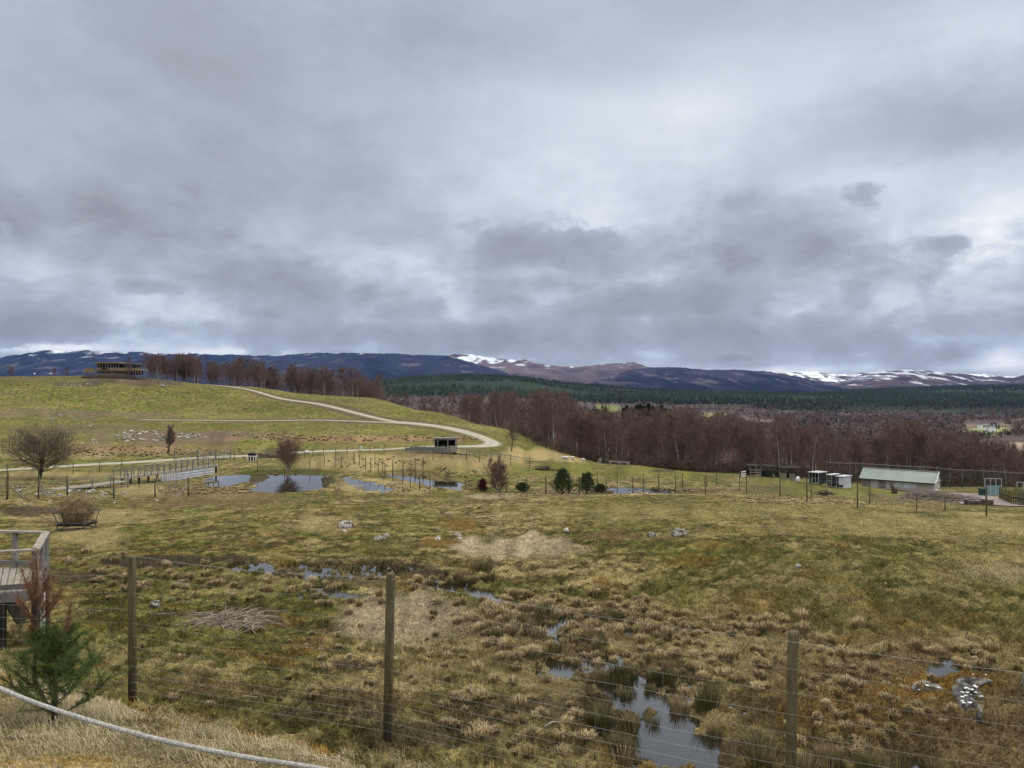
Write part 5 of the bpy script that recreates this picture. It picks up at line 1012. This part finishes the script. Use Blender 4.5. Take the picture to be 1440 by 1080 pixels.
for q, y, D, lab in ((183, 504, 402, 'lone bare birch in front of the hilltop lodge'), (18, 514, 415, 'rounded bare tree alone at the far left skyline'), (80, 516, 415, 'thin grey bare tree on the skyline left of the lodge'), (97, 515, 415, 'small reddish bare tree nearest the lodge ramp')):
    x = P(q, 0, D)[0]; birch(q, D, max(4, P(q, y, D)[2]-gz(x, D)), lab, None, 4 if q < 100 else 0, 1.5 if q < 30 else 1)
birch(1139, 119, 9.0, 'white stemmed birch leaning over the left end of the roofed pens', None, 3, .8); birch(1144, 119.5, 6, 'slim second birch stem beside the leaning white one', None, 5, .6); birch(1094, 127, 9.5, 'pale birch standing between the dark netted shelters', None, 0, .8)
def single(px, D, name, lab, cat, mats, seed, rz=0, **k):
    t = tree_thing(name, lab, cat, mats, seed, **k); x = P(px, 0, D)[0]; t.location = (x, D, gz(x, D)); t.rotation_euler = (0, 0, rz); return t
single(59, 104, 'bushy_tree', 'broad bare bushy tree with twin trunks beside the left track', 'tree', (M['darkbark'], M['limb2']), 501, H=5.6, spread=7.2, trunk_r=.2, nl=54, up=.28, sub=9, tw=26, tl=.6, twr=.008, forks=3, low=.2)
single(237, 150, 'leaning_tree', 'small crooked bare tree before the stony bank', 'tree', (M['darkbark'], M['limb']), 507, H=5.0, spread=1.9, trunk_r=.16, nl=26, up=.9, sub=7, tw=30, tl=.45, twr=.012, forks=2, low=.35, lean=(.12, 0))
single(405, 112.5, 'pond_bush', 'reddish bare birch bush at the far bank of the wide pond', 'bush', (M['bark'], M['limb3']), 511, H=4.4, spread=4.0, trunk_r=.06, nl=48, up=.85, sub=6, tw=24, tl=.5, twr=.007, forks=5, low=.12)
single(703, 92, 'birch_scrub', 'reddish bare scrub birch at the right end of the narrow pond', 'bush', (M['bark'], M['limb3']), 515, H=4.2, spread=2.2, trunk_r=.05, nl=40, up=1.2, sub=6, tw=24, tl=.42, twr=.008, forks=5, low=.08)
single(678, 93, 'red_bush', 'low dark red bush between the narrow pond and the scrub birch', 'bush', (M['limb3'], mat('dark_red_twigs', (.11, .035, .03), 1, .3, 2)), 517, H=1.3, spread=1.0, trunk_r=.03, nl=24, up=1.0, sub=6, tw=24, tl=.3, twr=.01, forks=4, low=.05)
single(719, 160, 'orchard_tree', 'small leaning bare tree beside the railed boardwalk', 'tree', (M['darkbark'], M['limb2']), 519, H=5.6, spread=3.2, trunk_r=.13, nl=24, up=.8, sub=7, tw=26, tl=.5, twr=.012, forks=1, low=.3, lean=(.15, 0))
# ---- conifers
def needles(rg, p, d, n, L_, w, spread=.9):
    t = rg.random(n)[:, None]; b = p+d*t; dn = d/np.linalg.norm(d); nd_ = dn+rg.normal(0, spread, (n, 3)); nd_ /= np.linalg.norm(nd_, axis=1)[:, None]; sw = np.cross(nd_, rg.normal(0, 1, (n, 3))); sw /= np.linalg.norm(sw, axis=1)[:, None]; l = L_*rg.uniform(.7, 1.15, (n, 1))
    return np.stack([b-sw*w, b+sw*w, b+nd_*l], 1)
def pine(name, lab, loc, H, Wd, nbr, seed, nl_, nw, nn, col, dead=None, zlo=.01, cat='pine'):
    rg = np.random.default_rng(seed); t = thing(name, lab, cat, loc); T = MB(); NV = []; NC = []; DV = []
    T.tube([(0, 0, -.15), (.02*H, 0, H*.3), (-.01*H, .01, H*.62), (0, 0, H*(.99 if dead is None else .62))], [.035*H, .028*H, .02*H, .008*H], 7)
    for k in range(nbr):
        s = zlo+(.95-zlo)*(k+rg.random())/nbr; th = k*2.4+rg.uniform(-.4, .4); L_ = Wd*(1-.72*s)*rg.uniform(.7, 1.1); d = np.array([math.cos(th), math.sin(th), (.12+.85*s)]); q = [np.array([0, 0, H*s*(.9 if dead is None else .95)])]
        for m in range(4): d = d+np.array([0, 0, .22]); dd = d/np.linalg.norm(d); q.append(q[-1]+dd*L_/4)
        T.tube(q, [.009*H, .007*H, .005*H, .004*H, .002*H], 4, False)
        for m in range(1, 4):
            NV.append(needles(rg, q[m], q[m+1]-q[m], nn, nl_, nw, .75))
            for j in range(3):
                sd_ = rg.normal(0, 1, 3); sd_[2] = abs(sd_[2])*.7; sd_ = sd_/np.linalg.norm(sd_)*L_*.3; sb = q[m]+(q[m+1]-q[m])*rg.random(); sd_ = sd_+(q[m+1]-q[m])*.5; T.tube([sb, sb+sd_], [.004*H, .002*H], 3, False); NV.append(needles(rg, sb, sd_, nn, nl_, nw, .7))
    T.build('trunk', M['darkbark'], t, True); NV = np.concatenate(NV); n = len(NV); c = np.repeat(np.array(col)*rg.uniform(.55, 1.5, (n, 1))*np.array([1, 1, 1]), 3, 0); mk('needles', NV.reshape(-1, 3), np.arange(3*n).reshape(-1, 3), M['veg'], t, col=c)
    return t, rg
px0 = G(80, 1003); pz = gz(px0[0], px0[1])
PG = (-4.42, 7.45, gz(-4.42, 7.45))
t, rg = pine('young_pine', 'young green pine with dead rusty top at the lower left', PG, 0.8, .66, 24, 5, .085, .0015, 90, (.085, .12, .038), dead=1)
S7 = 7.45/F
dead = MB(); DV = []
top_ = [A3(P(48, 955, 7.45)), A3(P(50, 900, 7.45)), A3(P(56, 850, 7.45)), A3(P(53, 780, 7.45))]; o = A3(PG)
dead.tube([o*0+A3(PG)]+top_, [.022, .020, .014, .010, .004], 7)
for (b, e) in [((54, 868), (30, 800)), ((54, 872), (75, 812)), ((54, 860), (44, 792)), ((54, 862), (64, 800)), ((53, 850), (52, 775)), ((54, 880), (24, 840)), ((54, 875), (80, 845)), ((52, 905), (44, 880)), ((54, 850), (36, 815)), ((55, 865), (88, 828))]:
    b = A3(P(*b, 7.45)); e = A3(P(*e, 7.45+random.uniform(-.2, .2))); m_ = (b+e)/2+A3((0, 0, -.02)); dead.tube([b, m_, e], [.006, .004, .002], 4); DV.append(needles(rg, m_, e-m_, 230, .08, .0015, 1.5)); DV.append(needles(rg, (b+m_)/2, (m_-b)/2, 160, .07, .0016, 1.3))
b, m_, e = A3(P(60, 930, 7.45)), A3(P(92, 893, 7.4)), A3(P(100, 848, 7.4)); dead.tube([b, m_, e], [.012, .008, .003], 5); DV.append(needles(rg, m_, e-m_, 300, .075, .0015, .9))
for q in ((72, 872), (68, 884)): e = A3(P(*q, 7.4)); DV.append(needles(rg, A3(P(64, 890, 7.45)), e-A3(P(64, 890, 7.45)), 90, .05, .0016, .7))
for (b, e) in (((50, 965), (22, 945)), ((50, 972), (78, 962)), ((60, 990), (88, 950)), ((48, 950), (30, 930))): dead.tube([A3(P(*b, 7.3)), (A3(P(*b, 7.3))+A3(P(*e, 7.3)))/2+A3((0, 0, -.02)), A3(P(*e, 7.2))], [.006, .004, .002], 4)
dead.build('dead_branches', M['limb2'], t, True, off=tuple(PG)); DV = np.concatenate(DV)-o; n = len(DV); mk('dead_needles', DV.reshape(-1, 3), np.arange(3*n).reshape(-1, 3), M['veg'], t, col=np.repeat(c_(.185, .085, .05)*rg.uniform(.6, 1.5, (n, 1)), 3, 0))
for px, py, D, H_, W_, lab, sd_ in ((790, 687, 84.5, 2.75, 1.9, 'taller dark green pine behind the wire fence', 21), (824, 687, 86, 2.2, 1.9, 'lower rounded dark pine right of the taller one', 22), (735, 684, 92, 1.0, 1.1, 'small dark shrub at the left end of the wet ditch', 23), (843, 688, 88, .9, 1.0, 'small dark shrub right of the two pines', 24)):
    x = P(px, 0, D)[0]; pine('pine_tree' if H_ > 1.5 else 'dark_shrub', lab, (x, D, gz(x, D)), H_, W_, 54, sd_, .16, .012, 26, (.05, .07, .028) if H_ > 1.5 else (.05, .055, .025), cat='pine' if H_ > 1.5 else 'shrub')
def spruce_proto():
    rg = np.random.default_rng(9); t = thing('spruce_tree', '', 'tree'); MB().tube([(0, 0, -.5), (0, 0, 14)], [.2, .03], 6).build('trunk', M['darkbark'], t); V = []
    for k in range(60):
        z = 1+13*(k/60)**.9; L_ = 2.9*(1-z/14.6)+.15
        for j in range(11):
            th = rg.uniform(0, 2*PI); d = np.array([math.cos(th), math.sin(th), -.25+.1*rg.normal()])*L_*rg.uniform(.7, 1.1); V.append(needles(rg, np.array([0, 0, z]), d, 14, .42, .06, .6))
    V = np.concatenate(V); n = len(V); mk('crown', V.reshape(-1, 3), np.arange(3*n).reshape(-1, 3), M['veg'], t, col=np.repeat(c_(.018, .032, .015)*rg.uniform(.6, 1.5, (n, 1)), 3, 0)); return t
sp = spruce_proto(); first = True
for px, ty in ((838,574),(845,577),(851,573),(858,579),(876,573),(881,570),(888,573),(894,569),(899,568),(905,570),(911,567),(917,570),(923,572),(929,569),(935,574),(941,576)):
    D = 265+random.uniform(-15, 20); x = P(px, 0, D)[0]; g = gz(x, D); h = P(px, ty, D)[2]-g; s = h/14.; loc = (x, D, g)
    lab = ('dark green pine left of the spruce clump behind the birches', 'dark trees left of the spruce clump') if px < 865 else ('dark pointed spruce in the clump rising behind the birches', 'spruces behind the birches')
    if first: sp.location = loc; sp.scale = (s*.8, s*.8, s); tag(sp, lab[0], 'tree', lab[1]); first = False
    else: dup(sp, loc, random.uniform(0, 6), (s*.8, s*.8, s), *lab)
for k, (px, ty, D) in enumerate(((1391,595,1180),(1394,594,1185),(1397,595,1180),(1387,597,1180),(1401,597,1180))):
    x = P(px, 0, D)[0]; g = P(px, 602.5, D)[2]; s = (P(px, ty, D)[2]-g)/14+.15; dup(sp, (x, D, g-1), k, (s*1.5, s*1.5, s), 'dark conifer behind the white houses in the valley', 'conifers by the far houses')
# ---- masses nobody could count
def thin_tris(cen, n, rxy, rz_, size, w, col, rg, vert=.5):
    m = len(cen); c = np.repeat(cen, n, 0); k = m*n; u = rg.normal(0, 1, (k, 3)); u /= np.linalg.norm(u, axis=1)[:, None]; q = rg.random((k, 1))**.45
    p = c+u*q*np.stack([np.repeat(rxy, n), np.repeat(rxy, n), np.repeat(rz_, n)], 1); d = u*.5+rg.normal(0, .5, (k, 3)); d[:, 2] = np.abs(d[:, 2])+vert; d /= np.linalg.norm(d, axis=1)[:, None]; s = np.cross(d, rg.normal(0, 1, (k, 3))); s /= np.linalg.norm(s, axis=1)[:, None]
    sz = np.repeat(size, n)[:, None]*rg.uniform(.5, 1.3, (k, 1)); ww = np.repeat(w, n)[:, None]; V = np.stack([p-s*ww, p+s*ww, p+d*sz], 1).reshape(-1, 3); cc_ = np.repeat(np.repeat(col, n, 0)*rg.uniform(.7, 1.35, (k, 1)), 3, 0); return V, np.arange(3*k).reshape(-1, 3), cc_
rg = np.random.default_rng(77)
def visible_field(n, D0, D1, pxa=-60, pxb=1500, p=1.):
    D = np.exp(rg.uniform(math.log(D0), math.log(D1), n)); px = rg.uniform(pxa, pxb, n); x = (px-720)/F/CP*D; return px, D, x, terrain(x, D)
# wood filling in behind the counted birches
px, D, x, z = visible_field(1500, 190, 640, 560, 1500); k = D > edge(px)+30; px, D, x, z = px[k], D[k], x[k], z[k]
h = rg.uniform(9, 14, len(x)); hm = (560-topy(px)-0)*0+((550-topy(px)-2)/F*D-z); h = np.minimum(h, np.maximum(hm, 5)); cen = np.stack([x, D, z+h*.55], 1); col = np.repeat(c_(.17, .105, .088)[None], len(x), 0)*rg.uniform(.75, 1.25, (len(x), 1))
V, T_, cc_ = thin_tris(cen, 240, h*.28, h*.45, h*.09, .035+D*.00012, col, rg); w1 = mk('birch_woodland', V, T_, M['veg'], col=cc_); tag(w1, 'purple brown bare birch wood filling the slope behind the pens', 'woodland', kind='stuff')
q = rg.uniform(208, 540, 260); q = q[(q < 284) | (q > 291)]; D = np.interp(q, [200,340,430,500,540], [440,445,452,424,415])+rg.uniform(0, 40, len(q)); x = (q-720)/F/CP*D; z = terrain(x, D); h = np.clip((550-np.interp(q, [203,215,235,262,285,300,330,358,380,398,430,470,500,525,536], [507,503,505,506,515,517,513,512,521,519,520,525,527,533,540])-rg.uniform(0, 5, len(q)))/F*D-z, 5, 16)
V, T_, cc_ = thin_tris(np.stack([x, D, z+h*.55], 1), 220, h*.26, h*.45, h*.09, np.full(len(q), .06), c_(.17, .115, .10)[None]*rg.uniform(.75, 1.25, (len(q), 1)), rg); tag(mk('birch_woodland', V, T_, M['veg'], col=cc_), 'bare birch wood filling in behind the crest of the green hill', 'woodland', kind='stuff')
# undergrowth at the foot of the wood
px = rg.uniform(725, 1470, 900); D = edge(px)+rg.uniform(-2, 14, 900); x = (px-720)/F/CP*D; z = terrain(x, D); cen = np.stack([x, D, z+.9], 1); col = np.where(rg.random((900, 1)) < .22, c_(.03, .042, .018)[None], c_(.12, .085, .065)[None])
V, T_, cc_ = thin_tris(cen, 90, rg.uniform(.8, 2.2, 900), rg.uniform(.5, 2.6, 900), np.full(900, .7), np.full(900, .03), col, rg); tag(mk('undergrowth', V, T_, M['veg'], col=cc_), 'dark tangled undergrowth along the foot of the wood', 'undergrowth', kind='stuff')
# open valley woods
def openland(px, py):
    o = np.zeros(len(px), bool)
    for cx, cy, rx, ry in ((1390,605,36,10),(1450,626,80,11),(1005,583,22,4),(855,573,18,9),(1430,650,45,14),(1060,590,16,5),(1375,598,18,5)): o |= np.hypot((px-cx)/rx, (py-cy)/ry) < 1
    return o
px, D, x, z = visible_field(15000, 620, 2500, 520, 1520); py = proj(x, D, z)[1]; k = ~openland(px, py) & (fbm(x/120, D/120, 3, 77) > .36); px, D, x, z = px[k], D[k], x[k], z[k]; n = len(x); h = rg.uniform(6, 12, n)
dk = (rg.random((n, 1)) < .05+.25*sst(.6, .7, fbm(x/200, D/200, 3, 88))[:, None]); col = np.where(dk, c_(.022, .036, .024)[None], c_(.125, .092, .078)[None]*rg.uniform(.7, 1.25, (n, 1))*(.8+.5*fbm(x/90, D/200, 2, 79))[:, None])
V, T_, cc_ = thin_tris(np.stack([x, D, z+h*.5], 1), 16, h*.38, h*.42, h*.35, .35+D*.0004, col, rg); tag(mk('valley_woodland', V, T_, M['veg'], col=cc_), 'brownish purple bare woods spread over the valley floor', 'woodland', kind='stuff')
# conifer forest
px, D, x, z = visible_field(30000, 2250, 7200, 500, 1560); py = proj(x, D, z)[1]
strip = (fbm(x/500, D/260, 3, 83) > .585) & (D > 2700); k = ~strip & ((D > 2450) | (fbm(x/300, D/300, 3, 73) > .5)); x, D, z = x[k], D[k], z[k]; n = len(x); h = rg.uniform(11, 21, n); r = h*.21; a0 = rg.uniform(0, 6.28, n)
V = [np.stack([x, D, z+h], 1)]
for j in range(5): V.append(np.stack([x+r*np.cos(a0+j*1.2566), D+r*np.sin(a0+j*1.2566), z+h*.12], 1))
V = np.stack(V, 1).reshape(-1, 3); b = np.arange(n)*6; T_ = np.concatenate([np.stack([b, b+1+j, b+1+(j+1) % 5], 1) for j in range(5)]); col = c_(.018, .027, .013)*rg.uniform(.55, 1.4, (n, 1))*(.25+1.4*fbm(x/420, D/420, 3, 85))[:, None]
tag(mk('conifer_forest', V, T_, M['veg'], col=np.repeat(col, 6, 0)), 'dark green conifer forest below the mountains', 'forest', kind='stuff')
# ================================================================== grass, tussocks, rushes
def ground_rgb(x, y, z):
    _, dt, wet = terrain(x, y, True); c, bk_ = gcol(x, y, z, dt, wet); return c, dt, wet
def short_grass():
    n = NG; th = rg.uniform(-.63, .63, n); r = np.exp(rg.uniform(math.log(7.2), math.log(95), n)); x = np.sin(th)*r; y = np.cos(th)*r; z = terrain(x, y); c, dt, wet = ground_rgb(x, y, z)
    s = (8.11-.352*x-y)/1.06; k = (wet < .45) & (s < .8) & (rg.random(n) < (.2+1.*sst(.35, .6, fbm(x/.4, y/.4, 3, 91)))*(1-.75*sst(24, 50, r))); x, y, z, c, r = x[k], y[k], z[k], c[k], r[k]; n = len(x)
    h = rg.uniform(.015, .048, n)*(1+r/90)*(.6+.9*fbm(x/.5, y/.5, 2, 93)); w = .0022+r*.00042; lean = rg.normal(0, .8, (n, 2)); a = rg.uniform(0, PI, n); sx, sy = np.cos(a)*w, np.sin(a)*w
    V = np.stack([np.stack([x-sx, y-sy, z-.01], 1), np.stack([x+sx, y+sy, z-.01], 1), np.stack([x+lean[:, 0]*h, y+lean[:, 1]*h, z+h], 1)], 1).reshape(-1, 3)
    tint = np.where(rg.random((n, 1)) < .3, STRAW[None]*1.1, c); c = (c*.65+tint*.35)*rg.uniform(.75, 1.5, (n, 1))*(.55+.9*fbm(x/.22, y/.22, 2, 117))[:, None]; tag(mk('short_grass', V, np.arange(3*n).reshape(-1, 3), M['veg'], col=np.repeat(c, 3, 0)), 'short olive grass over the field', 'grass', kind='stuff')
short_grass()
def blades(bx_, by_, bz_, dx_, dy_, L_, w, droop, col, upf=1.):
    """three-joint blades: base, bend, hanging tip"""
    n = len(bx_); a = np.arctan2(dy_, dx_)+PI/2+rg.normal(0, .5, n); sx, sy = np.cos(a)*w, np.sin(a)*w; B = np.stack([bx_, by_, bz_], 1); S_ = np.stack([sx, sy, 0*sx], 1)
    m = B+np.stack([dx_*L_*.35, dy_*L_*.35, L_*.62*upf], 1); t = B+np.stack([dx_*L_*.85, dy_*L_*.85, L_*(.62+.34*(1-droop*2.2))*upf], 1)
    V = np.stack([B-S_, B+S_, m-S_*.75, m+S_*.75, t], 1).reshape(-1, 3); b = np.arange(n)*5; T_ = np.concatenate([np.stack([b, b+1, b+3], 1), np.stack([b, b+3, b+2], 1), np.stack([b+2, b+3, b+4], 1)])
    f = np.array([.5, .5, .95, .95, 1.1])[None, :, None]; return V, T_, (col[:, None, :]*f).reshape(-1, 3)*0+np.repeat(col, 5, 0)
def clumps(name, label, cat, P_, size, nb, col, droop, upf, spread=1.):
    x, y, z = P_; n = len(x); k = np.repeat(np.arange(n), nb); N_ = len(k); a = rg.uniform(0, 2*PI, N_); q = np.sqrt(rg.random(N_)); R_ = size[k]; bx_ = x[k]+np.cos(a)*q*R_*.42; by_ = y[k]+np.sin(a)*q*R_*.42; bz_ = z[k]-.02+(1-q**2)*R_*.22*(droop > .3)
    ln = (.25+.8*q)*spread; L_ = R_*rg.uniform(.65, 1.2, N_)*(1.05-.25*q); w = (.0013+y[k]*.00028)*rg.uniform(.7, 1.3, N_); V, T_, c = blades(bx_, by_, bz_, np.cos(a)*ln, np.sin(a)*ln, L_, w, droop, col[k]*rg.uniform(.6, 1.4, (N_, 1)), upf)
    tag(mk(name, V, T_, M['veg'], col=c), label, cat, kind='stuff')
def place(spec, dm=0, dry=9):
    xs = []; sz = []
    for cx, cy, rx, ry, n, s0, s1 in spec:
        for _ in range(n):
            a = random.uniform(0, 2*PI); q = math.sqrt(random.random()); p = G(round((cx+rx*q*math.cos(a))/3)*3, cy+ry*q*math.sin(a), dm); xs.append((p[0]+random.uniform(-1.5, 1.5)/F*p[1], p[1])); sz.append(random.uniform(s0, s1))
    xs = np.array(xs); sz = np.array(sz); z, dt_, wt_ = terrain(xs[:, 0], xs[:, 1], True); k_ = (dt_ > .6) & (wt_ < dry); xs = xs[k_]; z = z[k_]; sz = sz[k_]; return (xs[:, 0], xs[:, 1], z), np.array(sz)
TS = [(800,858,130,28,132,0.066,0.177),(880,885,90,20,48,0.061,0.163),(760,905,80,30,54,0.066,0.177),(700,870,60,30,28,0.066,0.163),(990,880,120,22,44,0.07,0.177),(1110,880,60,20,7,0.075,0.19),(690,990,90,60,28,0.056,0.15),(760,1020,80,50,18,0.056,0.15),(850,940,60,20,22,0.061,0.15),(980,930,100,40,54,0.056,0.136),(1120,945,120,40,35,0.056,0.15),(1200,915,60,12,9,0.066,0.163),(1290,915,60,8,6,0.07,0.17),(1400,935,60,14,16,0.061,0.15),(1370,918,40,6,5,0.075,0.177),(1250,985,150,40,42,0.047,0.122),(940,985,60,20,9,0.066,0.15),(230,812,110,18,35,0.075,0.204),(300,830,120,16,28,0.075,0.19),(400,825,80,16,20,0.07,0.177),(480,850,80,14,11,0.066,0.163),(560,820,60,14,16,0.07,0.177),(640,860,50,14,9,0.07,0.177),(150,825,60,20,14,0.084,0.204),(120,790,60,12,9,0.094,0.218),(540,930,120,50,18,0.047,0.122),(330,940,180,60,20,0.037,0.109),(1215,885,12,6,1,0.094,0.204),(1100,872,8,4,1,0.094,0.204),(640,905,50,30,9,0.047,0.136),(1180,1040,120,30,20,0.047,0.122)]
P_, sz = place(TS); n = len(sz); col = c_(.36, .28, .16)[None]*rg.uniform(.7, 1.2, (n, 1))*np.where(rg.random((n, 1)) < .3, c_(.80, .82, .68)[None], 1.)
clumps('tussock_grass', 'straw coloured tussocks around the boggy pools', 'grass', P_, sz*1.15, 110, col, .45, 1.3, .8)
RS = [(955,1008,26,12,4,.2,.32),(1000,1045,18,10,2,.2,.3),(905,985,30,10,4,.18,.28),(740,880,30,12,9,.2,.3),(800,912,50,8,5,.2,.3),(865,960,20,10,4,.22,.3),(900,955,50,8,6,.2,.3),(945,965,30,8,5,.22,.3),(988,995,12,8,3,.3,.4),(845,1010,16,20,5,.2,.3),(900,1030,20,14,3,.2,.28),(860,1065,30,14,6,.2,.3),(1070,1075,22,10,5,.3,.4),(1160,1084,60,12,10,.2,.3),(1240,1088,80,8,8,.2,.3),(650,820,60,10,12,.2,.32),(800,872,90,8,16,.2,.3),(700,885,30,14,6,.18,.3),(560,800,20,8,5,.2,.3),(1075,1078,12,8,3,.22,.34),(675,805,10,6,3,.3,.45),(185,822,10,4,2,.2,.3)]
P_, sz = place(RS); n = len(sz); col = np.where(rg.random((n, 1)) < .35, c_(.24, .18, .10)[None], c_(.11, .10, .045)[None])*rg.uniform(.75, 1.25, (n, 1))
clumps('rushes', 'dark green rush clumps standing in the pools', 'rushes', P_, sz*.85, 110, col, .05, 1.25, .55)
# rough grass at middle distance
MS = [(300,690,60,5,144,0.13,0.3),(250,690,30,8,64,0.13,0.26),(350,678,40,3,48,0.12,0.22),(400,669,60,3,80,0.12,0.22),(600,668,70,5,112,0.13,0.26),(660,682,40,7,96,0.15,0.3),(900,690,110,4,176,0.13,0.26),(800,695,120,3,144,0.1,0.19),(1200,704,180,5,352,0.08,0.16),(1100,698,90,4,144,0.08,0.16),(520,617,170,4,153,0.23,0.49),(380,612,60,4,48,0.2,0.37),(200,635,110,8,153,0.2,0.41),(300,640,60,5,48,0.2,0.34),(520,650,80,8,76,0.13,0.26),(570,686,50,6,80,0.12,0.19),(100,683,110,4,112,0.12,0.22),(460,700,40,3,32,0.08,0.15),(60,640,90,5,57,0.15,0.3)]
P_, sz = place(MS, 45, .4); n = len(sz); col = np.where(rg.random((n, 1)) < .45, c_(.42, .33, .19)[None], c_(.34, .25, .145)[None])*rg.uniform(.7, 1.2, (n, 1))
clumps('rough_grass', 'rough brown and straw grass round the ponds and track', 'grass', P_, sz, 70, col, .45, .8, 1.3)
# deep grass of the near bank
n = NB_; x = rg.uniform(-6.5, 1.2, n); y = rg.uniform(2.6, 10.6, n); s = (8.11-.352*x-y)/1.06; px, py = proj(x, y, terrain(x, y)); k = (s > .35+(fbm(x*1.2, y*1.2, 2, 95)-.5)*1.2) & (px > -80) & (px < 760) & (py < 1180) & (rg.random(n) < .35+sst(.3, .6, fbm(x/.3, y/.3, 2, 97))); x, y = x[k], y[k]; z = terrain(x, y); n = len(x)
g = fbm(x/.45, y/.45, 3, 99); o_ = fbm(x/.7, y/.7, 3, 103); ang = fbm(x/1.1, y/1.1, 2, 107)*9; L_ = rg.uniform(.06, .17, n)*(.5+1.1*g)*(1-.6*sst(.6, .68, o_)); a = ang+rg.normal(0, .9, n); ln = rg.uniform(.5, 1.3, n)
col = np.where(rg.random((n, 1)) < .36, c_(.15, .15, .055)[None], c_(.42, .34, .225)[None]); mo = sst(.54, .62, o_)[:, None]; col = (col*(1-mo)+c_(.34, .19, .04)*mo)*rg.uniform(.6, 1.3, (n, 1))*(.75+.5*fbm(x/.25, y/.25, 2, 111))[:, None]
V, T_, c = blades(x, y, z-.01, np.cos(a)*ln, np.sin(a)*ln, L_, .0013+y*.0001, .5, col, .8); tag(mk('bank_grass', V, T_, M['veg'], col=c), 'long pale dead grass and orange moss on the near bank', 'grass', kind='stuff')
